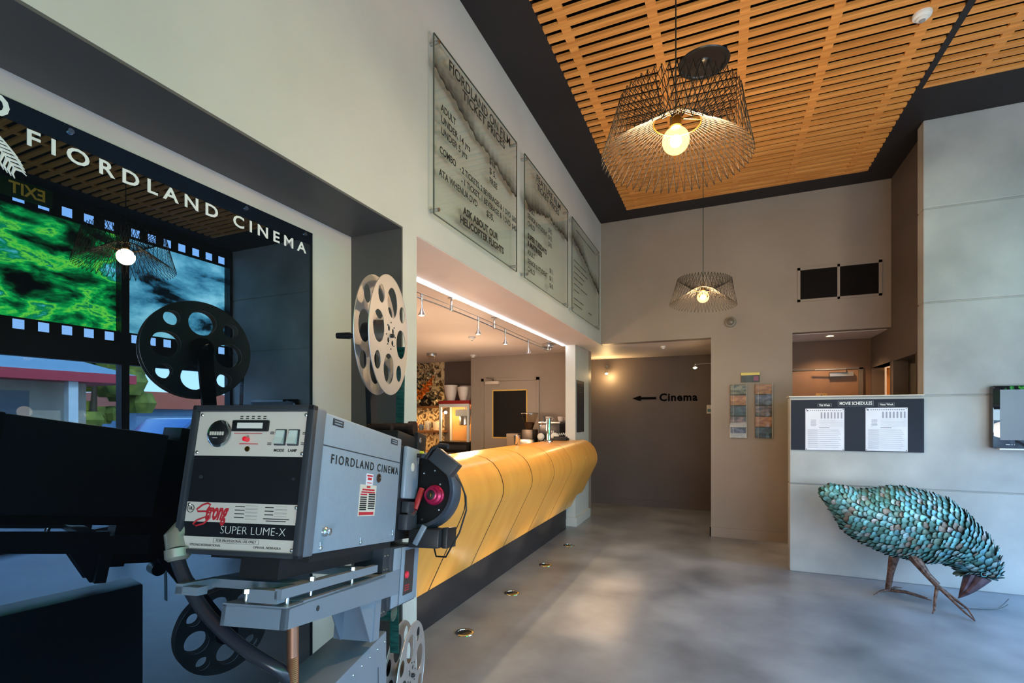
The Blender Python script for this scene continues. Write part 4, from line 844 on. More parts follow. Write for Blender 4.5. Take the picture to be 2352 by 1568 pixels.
def car(c, L_, W_, H_, colr, label):
    t = thing('parked_car', label, 'car', c, 'cars parked outside'); x, y, z = c
    pr = [(-L_ / 2, 0.25), (-L_ / 2, H_ * 0.5), (-L_ * 0.32, H_ * 0.62), (-L_ * 0.18, H_), (L_ * 0.16, H_), (L_ * 0.3, H_ * 0.64), (L_ / 2, H_ * 0.52), (L_ / 2, 0.25)]
    MB().prism([(y + a, z + b_) for a, b_ in pr], 0, x - W_ / 2, x + W_ / 2).build('car_body', mat('car_paint', colr, 0.25, 0.2, coat=0.5), t, bev=0.03)
    MB().prism([(y + a, z + b_) for a, b_ in ((-L_ * 0.29, H_ * 0.64), (-L_ * 0.17, H_ * 0.95), (L_ * 0.15, H_ * 0.95), (L_ * 0.26, H_ * 0.64))], 0, x - W_ / 2 - 0.01, x + W_ / 2 + 0.01).build('side_windows', mat('car_glass', S(30, 36, 44), 0.1), t, smooth=False)
    for dy in (-L_ * 0.3, L_ * 0.3):
        for sx in (-1, 1): MB().cyl((x + sx * (W_ / 2 - 0.1), y + dy, z + 0.32), (x + sx * (W_ / 2 + 0.02), y + dy, z + 0.32), 0.32, n=20).build('wheel', M_blkm, t)
car((9.0, 8.6, -0.05), 4.4, 1.75, 1.45, S(70, 110, 165), 'blue car mirrored beside the window post in the black glass')
car((13.0, 11.0, -0.05), 4.3, 1.75, 1.45, S(214, 216, 220), 'white car mirrored behind the blue car')
car((19.0, 16.5, -0.05), 4.3, 1.75, 1.5, S(150, 50, 60), 'dark red car mirrored behind the film reel')
t = thing('street_tree', 'yellow green tree mirrored beyond the street in the black glass', 'tree', (25, 14.3, -0.05))
MB().tube([(24.5, 13.9, -0.05), (24.5, 13.9, 1.5), (24.6, 14, 3)], [0.2, 0.16, 0.1], 8).build('trunk', mat('bark', S(90, 70, 50), 0.8), t)
m = MB()
for k in range(26): m.sphere((24.5 + rg.uniform(-0.9, 0.9), 13.9 + rg.uniform(-2.2, 2.0), 2.6 + rg.uniform(-1.4, 1.8)), rg.uniform(0.5, 0.9), 8)
m.build('crown', mat('foliage_yellow', S(150, 148, 50), 0.8, col2=S(90, 100, 30), scale=2), t, smooth=False)
t = thing('orange_shed', 'low orange roofed building mirrored behind the cars', 'building', (30, 22, -0.05))
MB().box(27.5, 34, 17.5, 28, -0.05, 1.9).build('wall', mat('shed_blue', S(130, 160, 190), 0.7), t, smooth=False); MB().box(27, 34, 17, 28.5, 1.9, 2.9).build('roof', mat('shed_orange', S(210, 100, 70), 0.6), t, smooth=False)
# ---------------------------------------------------------------- copper scale bird sculpture
def attr_mat(name, rough, metal, spec=0.5):
    m = bpy.data.materials.new(name); m.use_nodes = True; nt = m.node_tree; b = nt.nodes['Principled BSDF']
    a = nt.nodes.new('ShaderNodeAttribute'); a.attribute_name = 'tint'; nz = nt.nodes.new('ShaderNodeTexNoise'); nz.inputs['Scale'].default_value = 40
    mx = nt.nodes.new('ShaderNodeMix'); mx.data_type = 'RGBA'; mx.blend_type = 'OVERLAY'; mx.inputs[0].default_value = 0.55
    nt.links.new(a.outputs['Color'], mx.inputs[6]); nt.links.new(nz.outputs['Fac'], mx.inputs[7]); nt.links.new(mx.outputs[2], b.inputs['Base Color'])
    b.inputs['Roughness'].default_value = rough; b.inputs['Metallic'].default_value = metal; return m
SEC = [(0.759, 0.85, 0.763, 0.79), (0.841, 0.881, 0.813, 0.708), (0.945, 0.865, 0.868, 0.611), (1.032, 0.848, 0.919, 0.52), (1.131, 0.864, 1.003, 0.457), (1.236, 0.886, 1.124, 0.395), (1.338, 0.882, 1.236, 0.355), (1.471, 0.854, 1.345, 0.34), (1.601, 0.805, 1.461, 0.323), (1.696, 0.719, 1.559, 0.328), (1.758, 0.636, 1.615, 0.314), (1.826, 0.553, 1.649, 0.282), (1.88, 0.455, 1.676, 0.258), (1.906, 0.342, 1.705, 0.27), (1.9, 0.27, 1.783, 0.259), (1.868, 0.231, 1.832, 0.238)]
WID = [0.03, 0.06, 0.09, 0.12, 0.145, 0.17, 0.19, 0.20, 0.195, 0.175, 0.15, 0.125, 0.105, 0.09, 0.07, 0.03]
YBD = 4.80
def bsec(t):
    t = max(0.0, min(t, len(SEC) - 1.0001)); i = int(t); f = t - i
    a, b = SEC[i], SEC[i + 1]; q = [a[k] + (b[k] - a[k]) * f for k in range(4)]; w = WID[i] + (WID[i + 1] - WID[i]) * f
    top, bot = V((q[0], YBD, q[1])), V((q[2], YBD, q[3]))
    return (top + bot) / 2, (top - bot) / 2, w
def bpt(t, a, grow=1.0):
    c, h, w = bsec(t); return c + grow * (h * math.cos(a) + V((0, -w * math.sin(a), 0)))
t = thing('bird_sculpture', 'large bird sculpture of turquoise copper scales pecking the floor', 'sculpture', (1.42, YBD, 0))
m = MB(); m.loft([[m.v(bpt(s_, 2 * PI * k / 24, 0.955)) for k in range(24)] for s_ in [x * 0.5 for x in range(31)]])
m.build('body', mat('bird_core', S(40, 62, 58), 0.6, col2=S(30, 44, 40), scale=12), t)  # dark core colour deepens the shade between scales
rg = random.Random(3); m = MB(); tints = []
PAL = [S(104, 158, 160), S(80, 132, 126), S(122, 186, 190), S(62, 98, 84), S(140, 160, 158), S(104, 122, 102), S(128, 98, 80), S(92, 146, 160), S(160, 190, 198), S(168, 152, 150)]
cl = m.bm.loops.layers.float_color.new('tint')
T = 14.75
while T > 0.05:
    c, h, w = bsec(T); per = PI * (3 * (h.length + w) - math.sqrt((3 * h.length + w) * (h.length + 3 * w)))
    n = max(6, int(per / 0.040)); off = rg.random()
    cn, _, _ = bsec(T - 0.05); step = (c - cn).length / 0.05
    for k in range(n):
        a = 2 * PI * (k + off + rg.uniform(-0.18, 0.18)) / n
        p = bpt(T, a); pa = bpt(T, a + 0.05); pt_ = bpt(max(T - 0.12, 0), a)
        u = (pa - p).normalized(); bk = (pt_ - p).normalized(); nrm = u.cross(bk).normalized()
        if nrm.dot(p - c) < 0: nrm = -nrm
        sc = rg.uniform(0.85, 1.2); wd = 0.0225 * sc; ln = 0.044 * sc * (0.8 if T > 12.5 else 1.0)
        if T > 12.5: wd *= 0.8
        tw = rg.uniform(-0.12, 0.12); d = (bk + u * tw).normalized(); u2 = nrm.cross(d)
        lift = 0.014 + rg.random() * 0.008
        rows = []
        for g, ws in ((-0.10, 0.85), (0.35, 1.0), (0.75, 0.92), (1.0, 0.5)):
            q = p + d * ln * g + nrm * (0.002 + lift * max(g, 0))
            rows.append([m.v(q - u2 * wd * ws - nrm * 0.005 * ws), m.v(q + nrm * 0.002), m.v(q + u2 * wd * ws - nrm * 0.005 * ws)])
        f = T / 15.0; 
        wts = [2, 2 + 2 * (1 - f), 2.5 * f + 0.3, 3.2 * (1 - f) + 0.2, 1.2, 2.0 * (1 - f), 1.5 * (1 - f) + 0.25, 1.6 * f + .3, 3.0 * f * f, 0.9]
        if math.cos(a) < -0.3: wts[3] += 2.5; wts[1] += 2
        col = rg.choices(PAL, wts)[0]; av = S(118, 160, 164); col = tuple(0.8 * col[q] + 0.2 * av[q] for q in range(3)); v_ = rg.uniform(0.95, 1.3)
        for r0, r1, g0, g1 in zip(rows[:-1], rows[1:], (0.3, 0.75, 1.1), (0.75, 1.1, 0.85)):  # scale roots darkened in the colour, as shade between overlapping scales
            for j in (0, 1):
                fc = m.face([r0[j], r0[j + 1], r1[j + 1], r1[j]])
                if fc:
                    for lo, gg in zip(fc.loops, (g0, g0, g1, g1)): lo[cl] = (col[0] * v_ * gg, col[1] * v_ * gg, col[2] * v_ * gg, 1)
    T -= 0.031 / max(step, 0.02) if T < 13 else 0.42
bm_ = m.bm; me = bpy.data.meshes.new('scales'); bm_.to_mesh(me); bm_.free()
for p_ in me.polygons: p_.use_smooth = True
me.materials.append(attr_mat('copper_patina_shaded', 0.45, 0.25)); o = bpy.data.objects.new('scales', me); COL.objects.link(o); adopt(o, t)
# beak: heavy upper and lower mandible
M_beak = mat('beak_metal', S(120, 100, 112), 0.4, 0.5, col2=S(70, 50, 58), scale=14)
def beak(pts_top, tip, w, nm):
    m = MB(); A = [V(p) for p in pts_top]; tp = V(tip); n = 10; rings = []
    for g in (0.0, 0.25, 0.5, 0.75, 0.92, 1.0):
        c = (A[0] + A[1]) / 2; cc = c.lerp(tp, g) + V((0, 0, -0.012 * math.sin(PI * g))); h = (A[0] - A[1]) / 2 * (1 - g) ** 0.8; ww = w * (1 - g) ** 0.7 + 0.002
        rings.append([m.v(cc + h * math.cos(2 * PI * k / n) + V((0, ww * math.sin(2 * PI * k / n), 0))) for k in range(n)])
    m.loft(rings); return m.build(nm, M_beak, t)
beak(((1.852, YBD, 0.225), (1.745, YBD, 0.268)), (1.652, YBD - 0.01, 0.062), 0.06, 'upper_beak')
beak(((1.765, YBD, 0.255), (1.695, YBD, 0.268)), (1.655, YBD - 0.012, 0.075), 0.045, 'lower_beak')
e_ = MB(); e_.sphere((1.775, YBD - 0.088, 0.285), 0.011, 12); e_.build('eye', mat('eye_dark', S(60, 30, 40), 0.15), t)
e_ = MB(); e_.tube([(1.775 + 0.016 * math.cos(2 * PI * k / 16), YBD - 0.092, 0.285 + 0.016 * math.sin(2 * PI * k / 16)) for k in range(16)], 0.003, 6, closed=True); e_.build('eye_ring', mat('eye_ring', S(90, 160, 170), 0.4), t)
M_leg = mat('leg_rust', S(120, 92, 82), 0.5, 0.4, col2=S(64, 44, 38), scale=40, bump=0.5, bscale=60)
def leg(path, rad, toes):
    m = MB(); m.tube(path, rad, 10)
    for tp in toes:
        n = len(tp); m.tube(tp, [0.014 - 0.010 * k / (n - 1) for k in range(n)], 8)
    return m.build('leg', M_leg, t)
leg([(1.305, 4.90, 0.40), (1.285, 4.90, 0.32), (1.262, 4.905, 0.18), (1.252, 4.93, 0.05), (1.252, 4.935, 0.02)], [0.045, 0.036, 0.024, 0.02, 0.02],
    [[(1.252, 4.935, 0.025), (1.19, 4.87, 0.028), (1.125, 4.80, 0.012)], [(1.252, 4.935, 0.025), (1.32, 5.02, 0.028), (1.385, 5.09, 0.012)], [(1.252, 4.935, 0.025), (1.36, 4.90, 0.03), (1.508, 4.84, 0.008)], [(1.252, 4.935, 0.025), (1.37, 4.93, 0.03), (1.50, 4.90, 0.008)]])
leg([(1.34, 4.72, 0.40), (1.375, 4.70, 0.34), (1.43, 4.67, 0.25), (1.485, 4.655, 0.185)], [0.045, 0.036, 0.022, 0.022],
    [[(1.485, 4.655, 0.18), (1.455, 4.60, 0.10), (1.43, 4.54, 0.03), (1.415, 4.525, 0.005)], [(1.485, 4.655, 0.18), (1.545, 4.60, 0.11), (1.60, 4.53, 0.045), (1.642, 4.482, 0.006)], [(1.485, 4.655, 0.18), (1.57, 4.62, 0.11), (1.63, 4.56, 0.06), (1.645, 4.50, 0.01)]])
o = MB().tube([(1.66, 4.74, 0.008), (1.717, 4.76, 0.006), (1.788, 4.778, 0.006), (1.898, 4.825, 0.006), (1.96, 4.89, 0.03), (2.02, 4.97, 0.05)], 0.003, 6)
o.tube([(1.898, 4.825, 0.006), (1.95, 4.87, 0.012), (2.0, 4.93, 0.02)], 0.002, 6); o = o.build('loose_wire', M_blk); tag(o, 'thin dark wire lying on the floor beside the bird beak', 'wire')
# ---------------------------------------------------------------- film projector (lamphouse tilted down towards the counter)
AZ, PT = math.radians(13.5), math.radians(10.5)
OX = V((-1.062, 0.8175, 1.125))
ex = V((math.cos(AZ), math.sin(AZ), 0)); ey = V((-math.sin(AZ) * math.cos(PT), math.cos(AZ) * math.cos(PT), -math.sin(PT))); ez = V((-math.sin(AZ) * math.sin(PT), math.cos(AZ) * math.sin(PT), math.cos(PT)))
MP = Matrix.Translation(OX) @ Matrix((ex, ey, ez)).transposed().to_4x4()
MQ = Matrix.Translation((OX.x, OX.y, 0)) @ Matrix.Rotation(AZ, 4, 'Z')
M_hood = mat('hood_grey', S(112, 122, 138), 0.38, 0.15, col2=S(108, 118, 133), scale=3)
M_side = mat('hammer_grey', S(150, 164, 182), 0.36, 0.15, col2=S(146, 160, 178), scale=60, bump=0.05, bscale=300)
M_bez = mat('bezel_dark', S(50, 54, 62), 0.4)
M_plate = mat('plate_silver', S(214, 207, 198), 0.45, 0.0, col2=S(208, 201, 193), scale=3)
M_band2 = mat('band_black', S(22, 25, 31), 0.5, spec=0.25)
M_redp = mat('print_red', S(196, 40, 52), 0.5)
M_alu = mat('reel_aluminium', S(206, 204, 206), 0.40, 0.75, col2=S(192, 190, 192), scale=3)
M_bolt = mat('bolt_zinc', S(214, 216, 214), 0.22, 0.95)
M_arm = mat('machine_grey', S(134, 146, 162), 0.38, 0.2, col2=S(128, 140, 156), scale=4)
M_pblk = mat('projector_black', S(24, 25, 29), 0.38)
P = thing('film_projector', 'grey and black cinema film projector with two reels on a pedestal', 'film projector', (OX.x - 0.1, OX.y + 0.35, 0))
def B_(): return MB(MP)
def FYl(x, y, z): return FY(x, y, z)
lh = B_().box(-0.158, 0.162, 0.052, 0.558, 0.0, 0.352, bev=0.006).build('lamp_house', M_side, P)
hood = B_().box(-0.166, 0.166, 0.0, 0.05, -0.004, 0.356, bev=0.006).build('front_hood', M_hood, P)
m = B_()
for a in ((-0.168, 0.168, 0.342, 0.358), (-0.168, 0.168, -0.006, 0.006), (-0.168, -0.152, -0.006, 0.358), (0.150, 0.168, -0.006, 0.358)): m.box(a[0], a[1], -0.014, 0.006, a[2], a[3], bev=0.004)
m.build('front_bezel', M_bez, hood)
m = B_(); m.box(-0.152, 0.150, -0.003, 0.0, 0.006, 0.342); m.build('front_panel', M_band2, hood, smooth=False)
cp = B_(); cp.box(-0.152, 0.150, -0.0045, -0.003, 0.231, 0.342); cp = cp.build('control_plate', M_plate, P, smooth=False)
npl = B_(); npl.box(-0.152, 0.150, -0.0045, -0.003, 0.070, 0.117); npl.box(-0.152, 0.150, -0.0045, -0.003, 0.006, 0.035); npl = npl.build('name_plate', M_plate, P, smooth=False)
# control plate: hour meter, ammeter, lamp, switches, screws and writing
m = B_(); m.lathe((-0.087, -0.0045, 0.286), (0, -1, 0), [(0.034, 0), (0.034, 0.004), (0.029, 0.006)], 28); m.build('hour_meter_rim', M_chrome, cp)
m = B_(); m.lathe((-0.087, -0.010, 0.286), (0, -1, 0), [(0.028, -0.004), (0.028, 0.002), (0.022, 0.005)], 28); m.build('hour_meter', M_pblk, cp)
m = B_()
for k in range(6): m.box(-0.107 + k * 0.0068, -0.1022 + k * 0.0068, -0.0162, -0.0150, 0.281, 0.290)
m.box(-0.098, -0.085, -0.0160, -0.0150, 0.274, 0.2752); m.build('meter_digits', M_plate, cp, smooth=False)
m = B_(); m.box(-0.052, 0.048, -0.012, -0.0045, 0.292, 0.320, bev=0.003); m.build('ammeter_frame', M_pblk, cp)
m = B_(); m.box(-0.036, 0.034, -0.0128, -0.0115, 0.299, 0.313); m.build('ammeter_scale', M_plast, cp, smooth=False)
m = B_(); m.lathe((-0.008, -0.0045, 0.272), (0.2, -1, 0), [(0.006, 0), (0.006, 0.016), (0.003, 0.019)], 14); m.build('red_pilot_lamp', mat('pilot_red', S(220, 30, 50), 0.2, emit=S(220, 20, 30), estr=0.3), cp)
m = B_(); m.lathe((-0.006, -0.0045, 0.249), (0, -1, 0), [(0.007, 0), (0.006, 0.002)], 16); m.build('trim_plug', M_brass, cp)
for x in (0.082, 0.117):
    m = B_(); m.box(x - 0.015, x + 0.015, -0.008, -0.0045, 0.258, 0.298, bev=0.002); f = m.build('switch_frame', M_bez, cp)
    m = B_(); m.prism([(-0.0075, 0.261), (-0.020, 0.262), (-0.013, 0.278), (-0.011, 0.295), (-0.0075, 0.295)], 0, x - 0.011, x + 0.011); m.build('rocker', mat('rocker_white', S(208, 220, 216), 0.3), f, smooth=False)
m = B_()
for (x, z) in ((-0.145, 0.334), (0.143, 0.334), (-0.145, 0.239), (0.143, 0.239), (-0.145, 0.111), (0.143, 0.111), (-0.145, 0.013), (0.143, 0.013)): m.lathe((x, -0.0045, z), (0, -1, 0), [(0.0042, 0), (0.0042, 0.0015), (0.002, 0.003)], 12)
m.build('screws', M_bolt, cp)
m = B_()
m.text('MODE', 0.0098, FY(0.081, -0.0052, 0.246), align='CENTER', ext=0.0002, bold=0.0002); m.text('LAMP', 0.0098, FY(0.117, -0.0052, 0.246), align='CENTER', ext=0.0002, bold=0.0002)
for (x, z) in ((0.052, 0.29), (0.047, 0.263), (0.139, 0.29), (0.137, 0.264)):
    for k in range(2): m.box(x, x + 0.011, -0.005, -0.0044, z - k * 0.004, z + 0.0018 - k * 0.004)
for k in range(5):
    for j in range(2): m.box(-0.036 + k * 0.016, -0.028 + k * 0.016, -0.005, -0.0044, 0.324 + j * 0.005, 0.3265 + j * 0.005)
m.build('control_lettering', M_ink, cp, smooth=False)
m = B_(); m.box(-0.048, 0.030, -0.005, -0.0044, 0.2865, 0.288); m.box(-0.030, 0.022, -0.005, -0.0044, 0.2605, 0.2625); m.build('red_print', M_redp, cp, smooth=False)
# name plate: script, model name, small print
m = B_(); m.text('trong', 0.056, FY(-0.098, -0.0052, 0.094), shear=0.42, bold=0.0022, ext=0.0002, width=0.062)
sw = [(-0.085, 0.111), (-0.094, 0.1145), (-0.108, 0.110), (-0.122, 0.099), (-0.118, 0.094), (-0.098, 0.095), (-0.084, 0.091), (-0.083, 0.080), (-0.098, 0.066), (-0.118, 0.060), (-0.127, 0.064), (-0.118, 0.073), (-0.100, 0.080), (-0.085, 0.086)]
m.tube([(x, -0.0048, z) for x, z in sw], [0.0014] + [0.0024] * 11 + [0.002, 0.0012], 6)
m.build('script_lettering', M_redp, npl, smooth=False, label='red script Strong')
m = B_(); m.text('SUPER LUME-X', 0.027, FY(-0.052, -0.004, 0.052), ext=0.0003, width=0.172, bold=-0.0006); m.build('model_lettering', M_let, npl, smooth=False, label='pale SUPER LUME-X lettering')
m = B_(); m.text('FOR PROFESSIONAL USE ONLY', 0.0085, FY(-0.058, -0.0052, 0.0272), ext=0.0002, width=0.107)
for a in ((-0.066, 0.056, 0.0325, 0.0330), (-0.066, 0.056, 0.0218, 0.0223), (-0.066, -0.0655, 0.0218, 0.033), (0.0555, 0.056, 0.0218, 0.033)): m.box(a[0], a[1], -0.005, -0.0044, a[2], a[3])
m.text('STRONG INTERNATIONAL', 0.0078, FY(-0.128, -0.0052, 0.0155), ext=0.0002, width=0.084); m.text('OMAHA, NEBRASKA', 0.0078, FY(0.043, -0.0052, 0.0155), ext=0.0002, width=0.072)
m.tube([(-0.140 + 0.0095 * math.cos(2 * PI * k / 20), -0.0048, 0.101 + 0.0095 * math.sin(2 * PI * k / 20)) for k in range(20)], 0.0008, 5, closed=True)
m.text('UL', 0.010, FY(-0.1455, -0.0052, 0.1012), ext=0.0002, bold=0.0003)
for k in range(4):
    m.box(-0.018, 0.008, -0.005, -0.0044, 0.108 - k * 0.0085, 0.1100 - k * 0.0085)
    for zz in (0.1055, 0.1115): m.box(0.010, 0.043, -0.005, -0.0044, zz - k * 0.0085, zz + 0.0004 - k * 0.0085)
    if k < 3:
        m.box(0.062, 0.085, -0.005, -0.0044, 0.108 - k * 0.0085, 0.1100 - k * 0.0085)
        for zz in (0.1055, 0.1115): m.box(0.088, 0.120, -0.005, -0.0044, zz - k * 0.0085, zz + 0.0004 - k * 0.0085)
for k in range(2): m.box(0.060 + 0.008 * k, 0.128 - 0.008 * k, -0.005, -0.0044, 0.0815 - k * 0.005, 0.0835 - k * 0.005)
m.build('small_print', M_ink, npl, smooth=False)
m = B_(); m.lathe((-0.125, -0.003, 0.178), (0, -1, 0), [(0.005, 0), (0.004, 0.003)], 12); m.lathe((0.128, -0.003, 0.178), (0, -1, 0), [(0.004, 0), (0.003, 0.003)], 12); m.build('panel_screws', M_bez, hood)
# side of the lamphouse
m = B_(); m.text('FIORDLAND CINEMA', 0.034, FX(0.1628, 0.094, 0.236), bold=0.0004, ext=0.0003, spacing=1.35, width=0.445); m.build('side_lettering', M_ink, lh, smooth=False, label='dark FIORDLAND CINEMA lettering')
m = B_(); m.box(0.1615, 0.1626, 0.052, 0.556, 0.2665, 0.2695); m.build('lid_seam', M_bez, lh, smooth=False)
for y in (0.088, 0.465):
    m = B_(); m.box(0.1615, 0.163, y, y + 0.055, 0.325, 0.343); f = m.build('side_vent', M_bez, lh, smooth=False)
    m = B_(); m.box(0.1628, 0.1636, y + 0.008, y + 0.047, 0.336, 0.339); m.box(0.1628, 0.1636, y + 0.008, y + 0.047, 0.329, 0.332); m.build('vent_slot', M_side, f, smooth=False)
m = B_(); m.box(0.162, 0.1630, 0.305, 0.350, 0.180, 0.214); f = m.build('warning_label', M_paper, lh, smooth=False)
m = B_(); m.box(0.1630, 0.1633, 0.309, 0.346, 0.205, 0.210); m.box(0.1630, 0.1633, 0.314, 0.341, 0.195, 0.2025); m.box(0.1630, 0.1633, 0.312, 0.343, 0.185, 0.1875); m.build('label_print', M_redp, f, smooth=False)
m = B_(); m.box(0.162, 0.1628, 0.270, 0.380, 0.088, 0.180); f = m.build('instruction_plate', M_plate, lh, smooth=False)
m = B_(); m.box(0.1628, 0.1631, 0.312, 0.336, 0.171, 0.177); m.box(0.1628, 0.1631, 0.285, 0.366, 0.163, 0.168); m.box(0.1628, 0.1631, 0.280, 0.370, 0.156, 0.160); m.box(0.1628, 0.1631, 0.276, 0.318, 0.149, 0.153); m.box(0.1628, 0.1631, 0.275, 0.370, 0.091, 0.100); m.build('plate_print', M_redp, f, smooth=False)
m = B_()
for k in range(7): m.box(0.1628, 0.1631, 0.276, 0.318, 0.105 + k * 0.006, 0.109 + k * 0.006); m.box(0.1628, 0.1631, 0.330, 0.374, 0.108 + k * 0.007, 0.1125 + k * 0.007)
m.build('plate_small_print', M_ink, f, smooth=False)
m = B_(); m.lathe((0.162, 0.39, 0.205), (1, 0, 0), [(0.014, 0), (0.014, 0.003), (0.010, 0.003), (0.009, 0.0)], 20); m.build('peep_hole', mat('peep_dark', S(70, 50, 36), 0.3), lh)
m = B_(); m.lathe((0.162, 0.098, 0.052), (1, 0, 0), [(0.013, 0), (0.012, 0.006), (0.009, 0.009), (0.009, 0.016), (0.004, 0.018)], 20); m.build('lock_knob', M_bolt, lh)
m = B_()
for (y, z) in ((0.085, 0.012), (0.30, 0.012), (0.53, 0.024)): m.lathe((0.162, y, z), (1, 0, 0), [(0.006, 0), (0.006, 0.003), (0.003, 0.005)], 12); m.cyl((0.163, y, z), (0.163, y - 0.004, z + 0.016), 0.002, n=6)
m.build('side_screws', M_bolt, lh)
# spacer, upper frame, arm with bolts
m = B_(); m.box(0.012, 0.112, 0.0, 0.52, -0.056, -0.004); m.box(-0.12, 0.15, 0.06, 0.55, -0.02, -0.002); m.build('spacer_box', M_pblk, P, smooth=False)
m = B_(); m.box(0.143, 0.160, -0.05, 0.44, -0.088, -0.066); m.box(0.08, 0.150, -0.05, -0.02, -0.098, -0.070); m.box(-0.108, -0.05, -0.05, -0.02, -0.092, -0.074); m.box(-0.108, -0.09, -0.05, 0.44, -0.09, -0.068)
m.box(-0.09, 0.145, 0.04, 0.10, -0.088, -0.068); m.box(-0.09, 0.145, 0.34, 0.40, -0.088, -0.068); m.build('upper_frame', M_arm, P, bev=0.0)
m = B_(); m.prism([(-0.03, -0.110), (0.62, -0.098), (0.62, -0.182), (-0.03, -0.156)], 0, 0.150, 0.163); m.box(0.002, 0.163, -0.03, -0.018, -0.156, -0.110); m.prism([(-0.03, -0.110), (0.62, -0.098), (0.62, -0.182), (-0.03, -0.156)], 0, 0.002, 0.012)
m.box(0.002, 0.163, -0.03, 0.035, -0.113, -0.107); m.box(0.002, 0.163, 0.33, 0.50, -0.113, -0.103); m.box(0.118, 0.163, 0.035, 0.33, -0.112, -0.104); m.build('support_arm', M_arm, P, smooth=False)
for (x, y) in ((0.042, -0.005), (0.142, 0.0), (0.09, 0.03), (0.145, 0.30)):
    m = B_(); m.cyl((x, y, -0.11), (x, y, -0.086), 0.0055, n=12); m.cyl((x, y, -0.088), (x, y, -0.078), 0.0095, n=6); m.build('levelling_bolt', M_bolt, P)
for y in (0.08, 0.29):
    m = B_(); m.cyl((0.152, y, -0.10), (0.152, y, -0.056), 0.004, n=12); m.cyl((0.152, y, -0.066), (0.152, y, -0.056), 0.008, n=6); m.build('frame_bolt', M_bolt, P)
m = B_(); m.lathe((0.163, 0.10, -0.133), (1, 0, 0), [(0.007, 0), (0.007, 0.001), (0.004, 0.001)], 14); m.build('arm_hole', M_bez, P)
for x in (0.05, 0.15):
    m = B_(); m.prism([(0.36, -0.175), (0.47, -0.175), (0.47, -0.30), (0.45, -0.30)], 0, x - 0.004, x); m.build('gusset', M_arm, P, smooth=False)
m = B_(); m.box(0.02, 0.155, 0.46, 0.50, -0.30, -0.17); m.build('arm_post', M_arm, P, smooth=False)
m = MB(); p0 = MP @ V((0.150, 0.02, -0.150)); pr_ = [(0.0125, 0.0)]
for k in range(44): pr_ += [(0.0118, 0.001 + k * 0.0045), (0.0132, 0.00325 + k * 0.0045)]
m.lathe((p0.x, p0.y, 0.70), (0, 0, 1), pr_ + [(0.0128, 0.2), (0.0128, p0.z - 0.70 + 0.02)], 14)
m.build('threaded_rod', mat('rod_copper', S(176, 124, 98), 0.35, 0.8), P)
# conduit with its elbow
el = B_(); el.tube([(-0.150, 0.06, 0.075), (-0.168, 0.02, 0.06), (-0.172, -0.005, 0.03), (-0.158, -0.01, 0.002)], [0.022, 0.024, 0.024, 0.022], 14); el.lathe((-0.156, -0.01, 0.004), (0.25, 0, -1), [(0.027, 0), (0.027, 0.02), (0.020, 0.028)], 20); el.build('conduit_elbow', mat('elbow_cream', S(164, 162, 150), 0.4, 0.5), P)
m = B_(); pts = [(-0.153, -0.01, -0.015), (-0.138, -0.01, -0.045), (-0.108, -0.005, -0.09), (-0.06, 0.0, -0.145), (0.01, 0.005, -0.195), (0.09, 0.01, -0.235), (0.14, 0.03, -0.262), (0.145, 0.07, -0.32)]
sm = []
for i in range(len(pts) - 1):
    for k in range(4): sm.append(V(pts[i]).lerp(V(pts[i + 1]), k / 4))
for _ in range(4): sm = [sm[0]] + [(sm[i - 1] + sm[i] * 2 + sm[i + 1]) / 4 for i in range(1, len(sm) - 1)] + [sm[-1]]
m.tube(sm, 0.0155, 14); m.build('flexible_conduit', mat('conduit_black', S(44, 46, 56), 0.22), P)
# pedestal
m = MB(MQ); m.box(-0.03, 0.130, -0.12, 0.555, 0.0, 0.712, bev=0.006); pd = m.build('pedestal', M_arm, P)
m = MB(MQ); m.box(0.130, 0.1315, 0.485, 0.487, 0.05, 0.62); m.box(0.130, 0.1315, 0.512, 0.520, 0.50, 0.53); m.build('door_seam', M_bez, pd, smooth=False)
m = MB(MQ)
for k in range(7): m.lathe((0.130, 0.535 - k * 0.055, 0.682), (1, 0, 0), [(0.0045, 0), (0.0045, 0.002), (0.002, 0.004)], 10)
m.build('pedestal_screws', M_bolt, pd)
m = MB(MQ); m.box(0.130, 0.131, 0.35, 0.42, 0.45, 0.60); m.build('white_label', M_paper, pd, smooth=False)
m = MB(MQ); m.box(-0.2, 0.25, -0.15, 0.62, 0.0, 0.03, bev=0.006); m.build('base_plate', M_pblk, pd)
# column with the switch box
col_ = B_(); col_.box(0.045, 0.158, 0.545, 0.80, -0.228, -0.020, bev=0.004); col_.box(0.05, 0.15, 0.50, 0.56, -0.24, -0.02); col_ = col_.build('switch_column', M_bez, P)
m = B_(); m.box(0.158, 0.162, 0.565, 0.625, -0.222, -0.026, bev=0.0015); m.box(0.158, 0.163, 0.634, 0.80, -0.222, -0.026, bev=0.0015); m.build('column_cover', M_side, col_)
m = B_(); m.box(0.163, 0.1645, 0.66, 0.752, -0.195, -0.038, bev=0.0006); m.build('switch_plate', mat('switch_brown', S(58, 50, 50), 0.4), col_, smooth=False)
m = B_(); m.lathe((0.1645, 0.680, -0.125), (1, 0, 0), [(0.013, 0), (0.012, 0.006), (0.006, 0.009)], 18); m.build('red_button', mat('button_red', S(226, 50, 70), 0.35, emit=S(226, 30, 50), estr=0.25), col_)
m = B_()
for k in range(3): m.box(0.1645, 0.165, 0.672, 0.715, -0.165 - k * 0.008, -0.161 - k * 0.008)
m.build('red_print', M_redp, col_, smooth=False)
m = B_()
for k in range(5):
    for y in (0.512, 0.535): m.lathe((0.15, y, -0.045 - k * 0.045), (1, 0, 0), [(0.0035, 0), (0.002, 0.003)], 8)
m.build('column_screws', M_bolt, col_)
